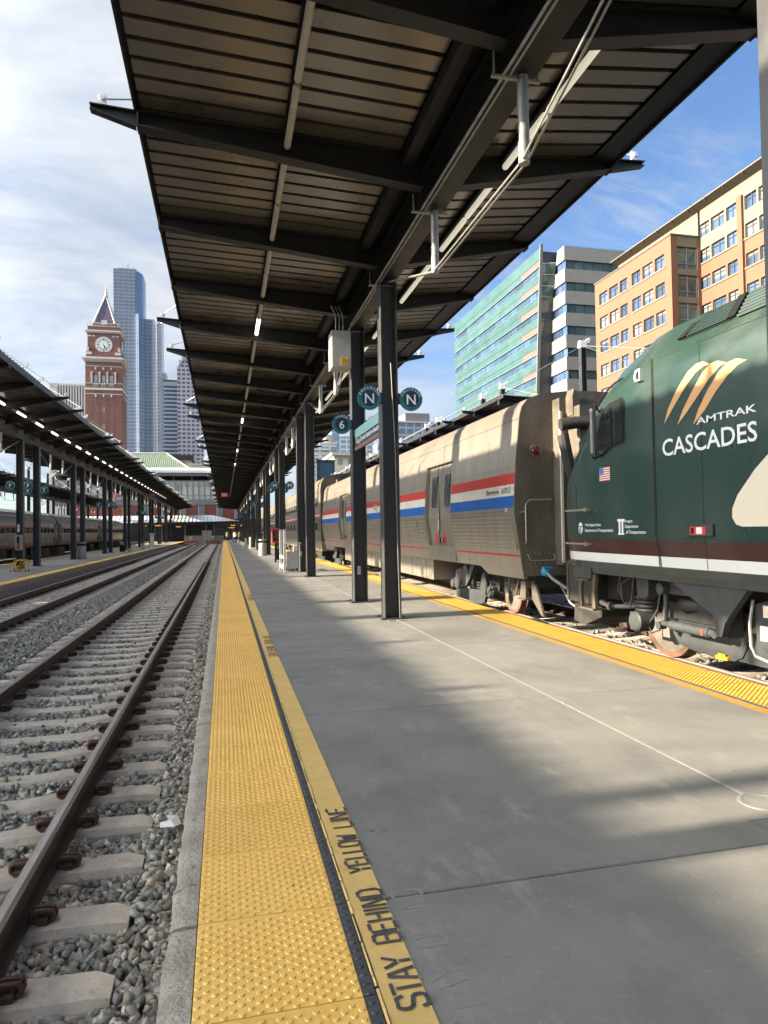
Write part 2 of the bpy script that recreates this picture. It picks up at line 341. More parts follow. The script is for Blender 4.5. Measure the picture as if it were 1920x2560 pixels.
# ------------------------------------------------------------------ ballast stones
def rocks(name, pts, size, mesh12=True, seed=1, tone=1.0):
    g = np.random.default_rng(seed); n = len(pts)
    if mesh12:
        bv = np.array([(x, y, z) for z in (-1, 1) for y in (-1, 1) for x in (-1, 1)], float)*.80
        bf = np.array([(0, 2, 3), (0, 3, 1), (4, 5, 7), (4, 7, 6), (0, 1, 5), (0, 5, 4), (2, 6, 7), (2, 7, 3), (0, 4, 6), (0, 6, 2), (1, 3, 7), (1, 7, 5)])
    elif mesh12 is None:
        p = (1+5**.5)/2
        bv = np.array([(-1, p, 0), (1, p, 0), (-1, -p, 0), (1, -p, 0), (0, -1, p), (0, 1, p), (0, -1, -p), (0, 1, -p), (p, 0, -1), (p, 0, 1), (-p, 0, -1), (-p, 0, 1)])/1.9
        bf = np.array([(0, 11, 5), (0, 5, 1), (0, 1, 7), (0, 7, 10), (0, 10, 11), (1, 5, 9), (5, 11, 4), (11, 10, 2), (10, 7, 6), (7, 1, 8), (3, 9, 4), (3, 4, 2), (3, 2, 6), (3, 6, 8), (3, 8, 9), (4, 9, 5), (2, 4, 11), (6, 2, 10), (8, 6, 7), (9, 8, 1)])
    else:
        bv = np.array([(1, 0, 0), (-1, 0, 0), (0, 1, 0), (0, -1, 0), (0, 0, 1), (0, 0, -1)], float)
        bf = np.array([(0, 2, 4), (2, 1, 4), (1, 3, 4), (3, 0, 4), (2, 0, 5), (1, 2, 5), (3, 1, 5), (0, 3, 5)])
    nv, nf = len(bv), len(bf)
    v = bv[None]*g.uniform(.55, 1.2, (n, nv, 1))+g.normal(0, .20, (n, nv, 3))
    v = np.sign(v)*np.abs(v)**.85
    v = v*np.stack([g.uniform(.75, 1.35, n), g.uniform(.55, 1.05, n), g.uniform(.42, .85, n)], -1)[:, None]
    q = g.normal(size=(n, 4)); q[:, 1:3] *= .55; q /= np.linalg.norm(q, axis=1, keepdims=True)
    a, b, c, d = q.T
    M = np.stack([1-2*(c*c+d*d), 2*(b*c-a*d), 2*(b*d+a*c), 2*(b*c+a*d), 1-2*(b*b+d*d), 2*(c*d-a*b), 2*(b*d-a*c), 2*(c*d+a*b), 1-2*(b*b+c*c)], -1).reshape(n, 3, 3)
    v = np.einsum('nij,nvj->nvi', M, v)*size[:, None, None]*.5+pts[:, None]
    f = (bf[None]+(np.arange(n)*nv)[:, None, None]).reshape(-1, 3)
    me = bpy.data.meshes.new(name); v = v.reshape(-1, 3)
    me.vertices.add(len(v)); me.vertices.foreach_set('co', v.ravel().astype(np.float32))
    me.loops.add(len(f)*3); me.loops.foreach_set('vertex_index', f.ravel().astype(np.int32))
    me.polygons.add(len(f)); me.polygons.foreach_set('loop_start', np.arange(0, len(f)*3, 3, dtype=np.int32))
    me.update(calc_edges=True)
    pal = np.array([(.28, .275, .245), (.21, .207, .187), (.36, .342, .295), (.25, .228, .182), (.16, .16, .147), (.32, .265, .205), (.44, .415, .36)])
    ci = g.choice(7, n, p=[.27, .23, .17, .12, .12, .05, .04]); col = pal[ci]*g.uniform(1.0, 1.75, (n, 1))*np.array([1.03, 1.0, .96])*tone
    dr = np.min(np.abs(pts[:, :1]-np.array([[XA-.752, XA+.752, XB-.752, XB+.752, XC-.752, XC+.752]])), axis=1)
    k = (np.clip(1-dr/.35, 0, 1)*g.uniform(.2, .9, n))[:, None]; col = col*(1-k)+col*np.array([.95, .68, .52])*k
    k = (np.clip(1-np.abs(pts[:, 0]-XA)/.5, 0, 1)*(g.random(n) < .5)*.45)[:, None]; col = col*(1-k*.6)
    at = me.color_attributes.new('stone', 'FLOAT_COLOR', 'POINT')
    cc = np.ones((n, nv, 4), np.float32); cc[..., :3] = col[:, None]; at.data.foreach_set('color', cc.ravel())
    me.materials.append(MT['stone']); o = link(name, me); o['kind'] = 'stuff'; o['label'] = 'loose grey crushed stone ballast between the ties'; return o
m = bpy.data.materials.new('stone'); m.use_nodes = True; n_ = m.node_tree.nodes; l_ = m.node_tree.links; b_ = n_['Principled BSDF']
at = n_.new('ShaderNodeAttribute'); at.attribute_name = 'stone'; ge = n_.new('ShaderNodeNewGeometry')
nz = n_.new('ShaderNodeTexNoise'); nz.inputs['Scale'].default_value = 45; nz.inputs['Detail'].default_value = 5; l_.new(ge.outputs['Position'], nz.inputs['Vector'])
mr = n_.new('ShaderNodeMapRange'); mr.inputs[1].default_value = .3; mr.inputs[2].default_value = .7; mr.inputs[3].default_value = .72; mr.inputs[4].default_value = 1.22; l_.new(nz.outputs[0], mr.inputs[0])
ml = n_.new('ShaderNodeVectorMath'); ml.operation = 'SCALE'; l_.new(at.outputs['Color'], ml.inputs[0]); l_.new(mr.outputs[0], ml.inputs['Scale']); l_.new(ml.outputs[0], b_.inputs['Base Color'])
b_.inputs['Roughness'].default_value = .85; bp = n_.new('ShaderNodeBump'); bp.inputs['Strength'].default_value = .5; bp.inputs['Distance'].default_value = .006; l_.new(nz.outputs[0], bp.inputs['Height']); l_.new(bp.outputs[0], b_.inputs['Normal']); MT['stone'] = m
def scatter(n, x0, x1, y0, y1, tracks, lim, zj=.02, keep=.02, seed=3):
    g = np.random.default_rng(seed); p = np.stack([g.uniform(x0, x1, n), g.uniform(y0, y1, n), np.zeros(n)], -1)
    ok = p[:, 0] > lim(p[:, 1])
    inb = np.zeros(n, bool)
    for xc, t0, st in tracks:
        ph = np.abs(((p[:, 1]-t0+st/2) % st)-st/2); dx = np.abs(p[:, 0]-xc)
        onT = (ph < .115) & (dx < 1.31); onR = (np.abs(dx-.752) < .085)
        inb |= dx < 1.3
        ok &= ~onR & (~onT | (g.random(n) < keep*(dx < 1.0)))
        p[:, 2] += np.where(onT, .035, 0)
    p[:, 2] += np.where(inb, -.447, -.415)+g.uniform(-zj, zj, n)
    edge = p[:, 0] > -.5
    p[:, 2] += np.where(edge & (p[:, 0] < 0), -.02, 0)
    return p[ok]
TA, TB, TC = (XA, 1.52, .58), (XB, 12.0, .58), (XC, 3.2, .58)
lm = lambda y: -.32*y-1.0
p = scatter(38000, -4.1, -.25, 1.6, 9.5, [TA], lm); rocks('ballast_stones', p, npr.uniform(.030, .074, len(p)), True, 5)
p = scatter(52000, -6.85, -.25, 9.5, 27, [TA, TB], lm, seed=4); rocks('ballast_stones', p, npr.uniform(.04, .078, len(p)), True, 6)
p = scatter(46000, -6.85, -.25, 27, 62, [TA, TB], lm, seed=5); rocks('ballast_stones', p, npr.uniform(.06, .10, len(p)), False, 7)
p = scatter(9500, 5.25, 9.0, 4, 20, [TC], lambda y: -99, seed=6); rocks('ballast_stones', p, npr.uniform(.045, .08, len(p)), True, 8, .55)  # stone colours darkened here to offset the direct sun
# ------------------------------------------------------------------ platforms
def tile_mesh(name, L_, my, flip=False):
    b = MB(); W = .612; yw = .566
    x = (lambda a: W-a) if flip else (lambda a: a)
    def bx(a0, a1, mi):
        q = sorted((x(a0), x(a1))); b.box(q[0], q[1], .003, L_-.003, -.02, .004, mi)
    bx(.0, yw, 0); bx(yw+.001, W, 1)
    pt = yw/19.0
    for i in range(20):
        cx = (i+.45)*pt if i < 19 else yw+.023
        for j in range(12):
            cy = (j+(.28 if i % 2 else .78))*L_/12
            if cy > L_-.014: continue
            vs = []
            for r_, h in ((.0128, .004), (.0092, .0088)):
                for k in range(7): t = k*2*math.pi/7+.2; vs.append((x(cx)+r_*math.cos(t), cy+r_*math.sin(t), h))
            b.add(vs, [(k, (k+1) % 7, 7+(k+1) % 7, 7+k) for k in range(7)]+[tuple(range(7, 14))], 1 if cx > yw else 0)
    return b.mesh(name, [MT[my], MT['tactile_dark']], smooth=50, fix=True)
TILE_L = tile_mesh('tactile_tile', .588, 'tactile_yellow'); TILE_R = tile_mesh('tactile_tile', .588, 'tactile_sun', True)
mat('paint_sun', (.42, .255, .055), (.36, .215, .05), .6, ns=6, c3=(.20, .15, .08), ns3=26, lo3=.68, hi3=.80)  # paint_yellow darkened for the line in the sun, light put into the colour
plat = struct('platform')
b = MB(); b.box(-.10, 5.12, -8, YE, -.5, -.032); b.build('platform_base', MT['joint_dark'], plat)
JS = 3.005; J0 = 2.90-JS*3
def slab(x0, x1, y0, y1):
    b = MB(); e = .006
    b.add([(x0, y0, -.03), (x1, y0, -.03), (x1, y1, -.03), (x0, y1, -.03), (x0, y0, -e), (x1, y0, -e), (x1, y1, -e), (x0, y1, -e), (x0+e, y0+e, 0), (x1-e, y0+e, 0), (x1-e, y1-e, 0), (x0+e, y1-e, 0)],
          [(0, 1, 5, 4), (1, 2, 6, 5), (2, 3, 7, 6), (3, 0, 4, 7), (4, 5, 9, 8), (5, 6, 10, 9), (6, 7, 11, 10), (7, 4, 8, 11), (8, 9, 10, 11)])
    return b.mesh('concrete_slab', MT['concrete'])
sA, sB = slab(.512, 2.972, .006, JS-.006), slab(2.986, 4.526, .006, JS-.006)
k = 0
while J0+k*JS < YE-1:
    for s_ in (sA, sB): link('concrete_slab', s_, plat, (0, J0+k*JS, 0))
    k += 1
b = MB(); b.box(2.971, 2.987, -6, YE, -.03, .0008); b.build('sealant_line', MT['sealant'], plat)
y = 2.90-.588*9; i = 0
while y < YE-.6:
    if i < 205 or True:
        link('tactile_tile', TILE_L, plat, (-.118, y, 0)); 
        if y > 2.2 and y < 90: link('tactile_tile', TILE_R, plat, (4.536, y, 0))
    y += .588; i += 1
b = MB(); b.quad((.513, -3, .004), (.662, -3, .004), (.662, YE, .004), (.513, YE, .004)); b.build('painted_line', MT['paint_yellow'], plat, fix=False)
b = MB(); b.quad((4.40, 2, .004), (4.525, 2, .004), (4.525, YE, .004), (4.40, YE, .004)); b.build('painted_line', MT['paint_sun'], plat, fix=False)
# ragged raised seam between the black border and the painted line
b = MB(); y = 1.2
while y < 26:
    h = rnd.uniform(.012, .06); wv = rnd.uniform(.003, .010)
    b.add([(.499, y, .001), (.499+wv*1.6, y, .003), (.499+wv, y+.5*h, .0105), (.499, y+h*4, .001), (.499+wv*1.5, y+h*4, .003)], [(0, 1, 2), (1, 4, 2), (4, 3, 2), (3, 0, 2)]); y += h*4.2
b.build('seam_ridge', MT['paint_yellow'], plat)
CB = []
for v_ in range(4):
    b = MB(); ny = 30; Lc = 2.99
    vs = []
    for j in range(ny+1):
        yy = .006+j*(Lc-.012)/ny; c_ = lambda a: rnd.gauss(0, a)
        vs += [(-.232+c_(.0025), yy, -.5), (-.232+c_(.004), yy, -.018+c_(.003)), (-.214+c_(.005), yy, -.004+c_(.002)), (-.17, yy, .0+c_(.0016)), (-.122, yy, -.001+c_(.001)), (-.122, yy, -.1)]
    fs = []
    for j in range(ny):
        for q in range(5): a = j*6+q; fs.append((a, a+1, a+7, a+6))
    fs += [tuple(range(6)), tuple(range(ny*6+5, ny*6-1, -1))]
    CB.append(b.add(vs, fs).mesh('curb_block', MT['curb_concrete'], smooth=50))
k = 0
while -3+k*JS < YE-3: link('curb_block', CB[k % 4], plat, (0, 2.9-2*JS+k*JS, 0)); k += 1
b = MB(); b.box(5.125, 5.16, -8, YE, -.5, -.012); b.build('edge_angle', MT['steel_dark'], plat)
# stencilled words: strokes in a unit cell, laid along the platform
ST = {'S': [[(1, .80), (.86, 1), (.58, 1)], [(.42, 1), (.14, 1), (0, .84), (0, .66), (.12, .55)], [(.22, .52), (.85, .44), (1, .34), (1, .16), (.86, 0), (.58, 0)], [(.42, 0), (.14, 0), (0, .2)]],
 'T': [[(0, 1), (1, 1)], [(.5, .86), (.5, 0)]], 'A': [[(0, 0), (.42, 1)], [(.58, 1), (1, 0)], [(.26, .34), (.74, .34)]], 'Y': [[(0, 1), (.44, .5)], [(1, 1), (.56, .5)], [(.5, .42), (.5, 0)]],
 'B': [[(.05, 0), (.05, 1)], [(.24, 1), (.8, 1), (1, .88), (1, .64), (.84, .52), (.3, .52)], [(.9, .5), (1, .38), (1, .14), (.82, 0), (.24, 0)]],
 'E': [[(.05, 0), (.05, 1)], [(.24, 1), (1, 1)], [(.24, .5), (.8, .5)], [(.24, 0), (1, 0)]], 'H': [[(.05, 0), (.05, 1)], [(.95, 0), (.95, 1)], [(.2, .5), (.8, .5)]], 'I': [[(.5, 0), (.5, 1)]],
 'N': [[(.05, 0), (.05, 1)], [(.95, 0), (.95, 1)], [(.2, 1), (.8, 0)]], 'D': [[(.05, 0), (.05, 1)], [(.24, 1), (.7, 1), (1, .8), (1, .2), (.7, 0), (.24, 0)]], 'L': [[(.05, 0), (.05, 1)], [(.24, 0), (1, 0)]],
 'O': [[(.42, 1), (.18, 1), (0, .82), (0, .18), (.18, 0), (.42, 0)], [(.58, 0), (.82, 0), (1, .18), (1, .82), (.82, 1), (.58, 1)]], 'W': [[(0, 1), (.25, 0)], [(.32, .06), (.5, .72)], [(.55, .72), (.7, .06)], [(.76, 0), (1, 1)]]}
def stencil(words, m_, name, parent, x0, x1, zt):
    b = MB(); t = .0145
    for wd, y0, y1 in words:
        n = len(wd); wts = [.45 if c == 'I' else 1.15 if c == 'W' else 1 for c in wd]; tot = sum(wts); gap = (y1-y0)*.035
        yy = y0
        for c, wt in zip(wd, wts):
            cw = (y1-y0)*wt/tot
            for ln in ST[c]:
                P = [Vector((x1-(x1-x0)*v, yy+gap/2+(cw-gap)*u, 0)) for u, v in ln]
                for i in range(len(P)-1):
                    d = (P[i+1]-P[i]); nrm = Vector((-d.y, d.x, 0)).normalized()*t*.5; e = d.normalized()*t*(.28 if len(P) > 2 else 0)
                    q = [P[i]-e+nrm, P[i]-e-nrm, P[i+1]+e-nrm, P[i+1]+e+nrm]
                    b.add([(p.x, p.y, zt+.00012*(i % 3)) for p in q], [(0, 1, 2, 3)])
            yy += cw
    return b.build(name, m_, parent, fix=True)
stencil([('STAY', 2.21, 2.50), ('BEHIND', 2.575, 2.985), ('YELLOW', 3.13, 3.54), ('LINE', 3.62, 3.89)], MT['tactile_dark'], 'stencilled_words', plat, .552, .657, .008)
stencil([('STAY', 8.75, 9.05), ('BEHIND', 9.13, 9.55), ('YELLOW', 9.72, 10.12), ('LINE', 10.2, 10.5)], MT['tactile_dark'], 'stencilled_words', plat, .552, .657, .008)
stencil([('STAY', 15.9, 16.2), ('BEHIND', 16.28, 16.7), ('YELLOW', 16.85, 17.25), ('LINE', 17.35, 17.62)], MT['tactile_dark'], 'stencilled_words', plat, .552, .657, .008)
mat('ghost_paint', (.228, .223, .208), rough=.7)
stencil([('STAY', 2.05, 2.42), ('BEHIND', 2.52, 2.95), ('YELLOW', 3.13, 3.6)], MT['ghost_paint'], 'worn_words', plat, .70, .83, .0012)
# manhole and hatch beside the sealant line
b = MB(); b.lathe([(.125, .0), (.125, .004), (.10, .006), (.095, .003), (.0, .003)], (2.99, 3.33, 0), n=28); mh = b.build('manhole_cover', MT['galv'], smooth=30); tag(mh, 'small round metal cover set in the platform concrete', 'manhole cover')
b = MB()
for x0, x1, y0, y1 in ((2.74, 2.746, 2.93, 3.14), (2.74, 3.0, 3.134, 3.14), (2.994, 3.0, 2.93, 3.14), (2.74, 3.0, 2.93, 2.936)): b.box(x0, x1, y0, y1, .0, .002)
hb = b.build('hatch_frame', MT['steel_grey']); tag(hb, 'square pull box frame set flush in platform beside round cover', 'hatch')
# opposite platform on the left
lp = struct('platform'); LX0, LX1 = -11.9, -6.98
b = MB(); b.box(LX0+.02, LX1-.16, -8, YE, -.5, -.032); b.build('platform_base', MT['joint_dark'], lp)
sC = slab(LX0+.45, LX1-.42, .005, 2.995); sD = None
for k in range(38): link('concrete_slab', sC, lp, (0, 12+k*3, 0))
b = MB(); b.box(LX1-.42, LX1-.005, 8, YE, -.03, .006); b.build('tactile_strip', MT['tactile_yellow'], lp)
b = MB(); b.box(LX0, LX0+.45, 8, YE, -.03, .006); b.build('tactile_strip', MT['tactile_yellow'], lp)
BK = []
for v_ in range(3):
    b = MB(); b.box(-.15+rnd.uniform(0, .01), 0, .008, 1.20-.008, -.225, -.012); BK.append(b.mesh('curb_stone', MT['curb_concrete']))
for k in range(80):
    for r_ in range(2):
        link('curb_stone', BK[(k+r_) % 3], lp, (LX1+.0-.012*rnd.random(), 16+k*1.2+(.6 if r_ else 0), -.0 if r_ == 0 else -.225))
# platform to the right, beyond the trains
rp = struct('platform'); b = MB(); b.box(12.1, 17.5, 0, YE, -.5, 0); b.build('concrete_deck', MT['concrete'], rp)
# ------------------------------------------------------------------ canopies
CX = 2.93; XEL, XER = -1.03, 5.72
def zr(x): return 6.80+(.185*(CX-x)/(CX-XEL) if x < CX else .32*(x-CX)/(XER-CX))
COLY = [.3, 3.2]+[11.9+11.6*k+d for k in range(12) for d in (0, 2.9)]
BAY0 = 11.9
def hsec(b, x, y, z0, z1, w=.30, d=.30, tf=.022, tw=.014):
    b.box(x-w/2, x-w/2+tf, y-d/2, y+d/2, z0, z1); b.box(x+w/2-tf, x+w/2, y-d/2, y+d/2, z0, z1); b.box(x-w/2+tf, x+w/2-tf, y-tw/2, y+tw/2, z0, z1)
def beam_mesh(ext):
    b = MB()
    def wing(xa, za, xe, ze):          # bottom edge from girder (xa,za) to eave (xe,ze)
        b.prism([(xa, za), (xe, ze), (xe, zr(xe)-.006), (xa, zr(xa)-.006)], 'y', -.008, .008)
        b.prism([(xa, za-.018), (xe, ze-.018), (xe, ze), (xa, za)], 'y', -.095, .095)
        b.prism([(xa, zr(xa)-.03), (xe, zr(xe)-.03), (xe, zr(xe)-.012), (xa, zr(xa)-.012)], 'y', -.09, .09)
        b.prism([(xe-.012, ze-.03), (xe+.012, ze-.03), (xe+.012, zr(xe)-.03), (xe-.012, zr(xe)-.03)], 'y', -.094, .094)
    wing(2.76, 6.38, XEL+.01, 6.79); wing(3.10, 6.42, XER-.01, 6.96)
    for x_ in (2.745, 3.105):
        for z_ in (6.50, 6.60, 6.70):
            for y_ in (-.05, .05): b.lathe([(.014, -.012), (.014, .012), (0, .014)], (x_, y_, z_), 'x', 6)
    if ext:
        for xe, ze, s in ((XEL-.013, 6.79, -1), (XER+.013, 6.96, 1)):
            t = zr(xe)-.004; x2 = xe+s*.55; zt = t+.03
            b.prism([(xe, ze+.0), (xe, t), (x2, zt), (x2, zt-.06)], 'y', -.008, .008)
            b.prism([(xe, t-.014), (x2, zt-.014), (x2, zt), (xe, t)], 'y', -.07, .07)
            b.prism([(xe, ze-.012), (x2, zt-.072), (x2, zt-.06), (xe, ze)], 'y', -.06, .06)
    return b.mesh('beam', MT['steel_dark'])
BEAM, BEAMX = beam_mesh(False), beam_mesh(True)
b = MB(); hsec(b, 0, 0, 0, 6.1); COLM = b.mesh('column', MT['steel_col'])
b = MB(); hsec(b, 0, 0, 6.9, 9.35, .24, .24); MASTM = b.mesh('mast', MT['steel_dark'])
b = MB(); b.box(-.14, .14, -.12, .12, 9.35, 9.58); b.prism([(-.14, 9.58), (.30, 9.58), (.36, 9.80), (.30, 9.80), (.10, 9.66), (-.14, 9.66)], 'y', -.09, .09); CAPM = b.mesh('mast_cap', MT['white_paint'])
b = MB(); b.box(-.24, .24, -.22, .22, 0, .022)
for x in (-.19, .19):
    for y in (-.17, .17): b.lathe([(.018, .022), (.018, .045), (0, .05)], (x, y, 0), n=6)
BASEM = b.mesh('base_plate', MT['steel_col'])
b = MB(); b.box(-.05, .05, -.02, .02, 0, .16); b.tube([(0, -.05, .1), (0, .05, .1)], .03, 8); CLEV = b.mesh('clevis', MT['white_paint'], smooth=True)
PW, PP = .246, .32222
def pan(x0, x1):
    b = MB(); y = PW/2
    b.prism([(x0, zr(x0)), (x1, zr(x1)), (x1, zr(x1)+.014), (x0, zr(x0)+.014)], 'y', -y, y)
    for s in (-1, 1): b.prism([(x0, zr(x0)+.01), (x1, zr(x1)+.01), (x1, zr(x1)+.05), (x0, zr(x0)+.05)], 'y', s*y-.004, s*y+.004)
    return b.mesh('roof_panel', MT['roof_pan'])
PANL, PANR = pan(XEL+.05, 2.42), pan(3.22, 5.34)
POSTL = MB().lathe([(.056, -.02), (.056, -.9), (.0, -.9)], (CX, 0, 6.1), n=12).mesh('queen_post', MT['galv'], smooth=True)
def canopy(label, xo, y0, y1, near=None, masts=True, rods=True, cap_end=False, colY=COLY):
    c = thing('platform_canopy', label, 'canopy', (CX+xo, max(y0, 0), 0)); at = lambda y: (xo, y, 0)
    b = MB()
    b.box(CX-.15+xo, CX+.15+xo, y0, y1, 6.10, 6.125); b.box(CX-.012+xo, CX+.012+xo, y0, y1, 6.125, 6.70); b.box(CX-.15+xo, CX+.15+xo, y0, y1, 6.70, 6.725)
    b.box(2.44+xo, 2.60+xo, y0, y1, 6.64, 6.86); b.box(3.06+xo, 3.18+xo, y0, y1, 6.66, 6.87)
    b.build('girder', MT['steel_dark'], c)
    for x0, x1, z0, z1, nm in ((XEL-.03, XEL, 6.95, 7.11, 'fascia'), (5.36, XER, 7.045, 7.06, 'edge_channel'), (XER, XER+.03, 7.0, 7.22, 'fascia')):
        b = MB(); b.box(x0+xo, x1+xo, y0, y1, z0, z1); b.build(nm, MT['steel_dark'], c)
    for x0, x1 in ((XEL, 2.93), (2.93, XER)):
        b = MB(); b.prism([(x0+xo, zr(x0)+.062), (x1+xo, zr(x1)+.062), (x1+xo, zr(x1)+.066), (x0+xo, zr(x0)+.066)], 'y', y0, y1); b.build('roof_deck', [MT['roof_dark']], c)
        b = MB(); b.prism([(x0+xo, zr(x0)+.068), (x1+xo, zr(x1)+.068), (x1+xo, zr(x1)+.078), (x0+xo, zr(x0)+.078)], 'y', y0-.01, y1+.01); b.build('roof_sheet', [MT['roof_top']], c)
        b = MB(); y = y0+.1
        while y < y1:
            b.prism([(x0-.025+xo if x0 < 0 else x0+xo, zr(x0)+.078), ((x1+.025 if x1 > 5 else x1)+xo, zr(x1)+.078), ((x1+.025 if x1 > 5 else x1)+xo, zr(x1)+.135), (x0-.025+xo if x0 < 0 else x0+xo, zr(x0)+.135)], 'y', y, y+.09); y += PP
        o = b.build('roof_ribs', MT['roof_top'], c, fix=False); o['kind'] = 'stuff'
    ys = y0 if near is None else near
    if near is not None:
        y = y0+PP/2
        while y < near:
            link('roof_panel', PANL, c, at(y)); link('roof_panel', PANR, c, at(y)); y += PP
    bl = MB(); y = ys+PP/2
    while y < y1:
        for x0, x1 in ((XEL+.05, 2.42), (3.22, 5.34)):
            bl.add([(x0+xo, y-PW/2, zr(x0)), (x1+xo, y-PW/2, zr(x1)), (x1+xo, y+PW/2, zr(x1)), (x0+xo, y+PW/2, zr(x0))], [(0, 3, 2, 1)])
        y += PP
    o = bl.build('roof_panels', MT['roof_pan'], c, fix=False); o['kind'] = 'stuff'
    y = BAY0-11.6*2; k = 0
    while y < y1-.5:
        if y > y0+.2:
            e = (k % 4) in (2, 3)
            bo = link('beam', BEAMX if e else BEAM, c, at(y))
            if e:
                for xe in (XEL-.42, XER+.42):
                    q = bpy.data.objects.new('clevis', CLEV); COL.objects.link(q); q.parent = bo; q.location = (xe, 0, zr(max(XEL, min(XER, xe)))+.02)
        y += 2.9; k += 1
    cols = [y for y in colY if y0 < y < y1]
    for y in cols:
        cy = y if y != 3.2 else 2.81
        co = link('column', COLM, c, (CX+xo, cy, 0))
        if cy == y: q = bpy.data.objects.new('base_plate', BASEM); COL.objects.link(q); q.parent = co
        if masts:
            mo = link('mast', MASTM, c, (CX+xo, y, 0)); q = bpy.data.objects.new('mast_cap', CAPM); COL.objects.link(q); q.parent = mo
    if masts:
        b = MB()
        for i, y in enumerate(cols):
            first = any(abs(y+2.9-q) < .2 for q in cols) or (not any(abs(y-2.9-q) < .2 for q in cols) and i % 2 == 0)
            ye = y-2.9 if first else y+2.9
            for xe in (XEL-.42, XER+.42): b.tube([(CX+xo, y, 9.45), (xe+xo, ye, zr(max(XEL, min(XER, xe)))+.12)], .011, 5)
            b.tube([(CX+xo, y, 9.45), (CX+xo, ye+(-5.5 if first else 5.5), 7.0)], .011, 5)
        b.build('tie_rods', MT['galv'], c)
    if rods:
        for i in range(-1, 11):
            yc = 11.9+11.6*i; ya, yb = yc-8.7, yc
            if yb > y1 or ya < y0: continue
            b = MB()
            for dx in (-.03, .03):
                b.tube([(CX+xo+dx, ya+.16, 6.06), (CX+xo+dx, ya+2.9, 5.22)], .013, 6); b.tube([(CX+xo+dx, ya+2.9, 5.22), (CX+xo+dx, yb-2.9, 5.22)], .013, 6); b.tube([(CX+xo+dx, yb-2.9, 5.22), (CX+xo+dx, yb-.16, 6.06)], .013, 6)
            b.build('truss_rod', MT['galv'], c)
            for yy in (ya+2.9, yb-2.9): link('queen_post', POSTL, c, at(yy))
    return c
can = canopy('dark steel butterfly canopy over the near platform with ribbed metal underside', 0, -8.5, 150, near=33)
canL = canopy('dark steel canopy over the platform across the tracks at left', -12.3, -8.5, 150)
canLL = canopy('farthest dark steel canopy at left, beyond the silver train', -24.6, -8.5, 130)
canR = canopy('steel canopy behind the baggage car with tall masts above its roof', 12.3, 25.8, 130, colY=[q for q in COLY if q > 26])
# conduits, hangers
b = MB()
for x in (2.735, 2.79): b.tube([(x, -6, 6.075), (x, 14.5, 6.075)], .0165, 8); b.tube([(x, 15.1, 6.075), (x, 120, 6.075)], .0165, 6)
b.build('conduit', MT['galv'], can, smooth=True)
y = 3.2
while y < 60:
    b = MB(); b.box(2.60, 3.12, y-.02, y+.02, 6.035, 6.058); b.box(2.62, 2.635, y-.01, y+.01, 6.05, 6.3); b.box(3.085, 3.1, y-.01, y+.01, 6.05, 6.12); b.build('hanger', MT['galv'], can); y += 2.9
# light fixtures
b = MB(); b.box(-.055, .055, .12, 2.78, .065, .17); b.box(-.012, .012, .3, .34, .17, .24); b.box(-.012, .012, 2.5, 2.54, .17, .24); HOUS = b.mesh('housing', MT['black'])
def tubem(m_, n_):
    return MB().lathe([(.0, 0), (.03, .005), (.044, .03), (.046, .05), (.046, 1.24), (.044, 1.26), (.03, 1.285), (.0, 1.29)], (0, 0, 0), 'y', 12).mesh(n_, m_, smooth=40)
TOFF, TLIT, TDIM = tubem(MT['tube_off'], 'tube'), tubem(MT['tube_lit'], 'tube'), tubem(MT['tube_dim'], 'tube')
ORD = ['first', 'second', 'third', 'fourth', 'fifth', 'sixth', 'seventh', 'eighth', 'ninth', 'tenth', 'eleventh', 'twelfth']
def ordn(i):
    if i < 12: return ORD[i]
    s = 'th' if 10 <= (i+1) % 100 <= 20 else {1: 'st', 2: 'nd', 3: 'rd'}.get((i+1) % 10, 'th'); return f'{i+1}{s}'
def lights(where, group, x, z, ys, lit):
    for i, y in enumerate(ys):
        on = lit(i); t = thing('light_fixture', f"{'lit' if on else 'dim' if on is None else 'unlit'} tubular light under {where}, {ordn(i)} bay from the viewer", 'light', (x, y, z), group)
        h = bpy.data.objects.new('housing', HOUS); COL.objects.link(h); h.parent = t
        for q in (.13, 1.48):
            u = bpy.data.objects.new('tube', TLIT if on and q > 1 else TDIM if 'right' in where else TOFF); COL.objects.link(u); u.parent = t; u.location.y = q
lights('left wing of near canopy', 'lights under the near canopy', .86, 6.68, [6.1+2.9*i for i in range(32)], lambda i: i in (3, 8, 12, 15))
lights('right wing of near canopy', 'lights under the near canopy', 3.95, 6.74, [6.1+2.9*i for i in range(16)], lambda i: None)
lights('canopy across the tracks', 'lights under the far canopy', -12.3+3.95, 6.74, [BAY0+2.9*i for i in range(2, 32)], lambda i: True)
# ------------------------------------------------------------------ train materials
mat('car_steel', (.48, .435, .362), (.40, .362, .298), .35, .72, ns=1.6, st=(1, 2.6, .45), detail=8, lo=.3, hi=.7, c3=(.27, .24, .19), ns3=2.4, lo3=.62, hi3=.80, rv=.08, bump=.02, bs=5)
mat('car_door', (.29, .265, .22), (.25, .225, .185), .42, .45, ns=3, st=(1, 2, .5))
mat('car_end', (.115, .098, .078), (.17, .145, .115), .7, .2, ns=2.2, st=(1, 1, .4), detail=9, c3=(.075, .064, .052), ns3=22, lo3=.55, hi3=.8, bump=.1, bs=80)
mat('car_roof', (.42, .40, .36), (.30, .285, .25), .38, .6, ns=2, st=(1, .5, 1), rv=.08)
mat('dark_steel_car', (.15, .142, .13), (.10, .095, .09), .45, .5, ns=3)
mat('under_black', (.018, .017, .016), (.035, .032, .028), .75, ns=8)
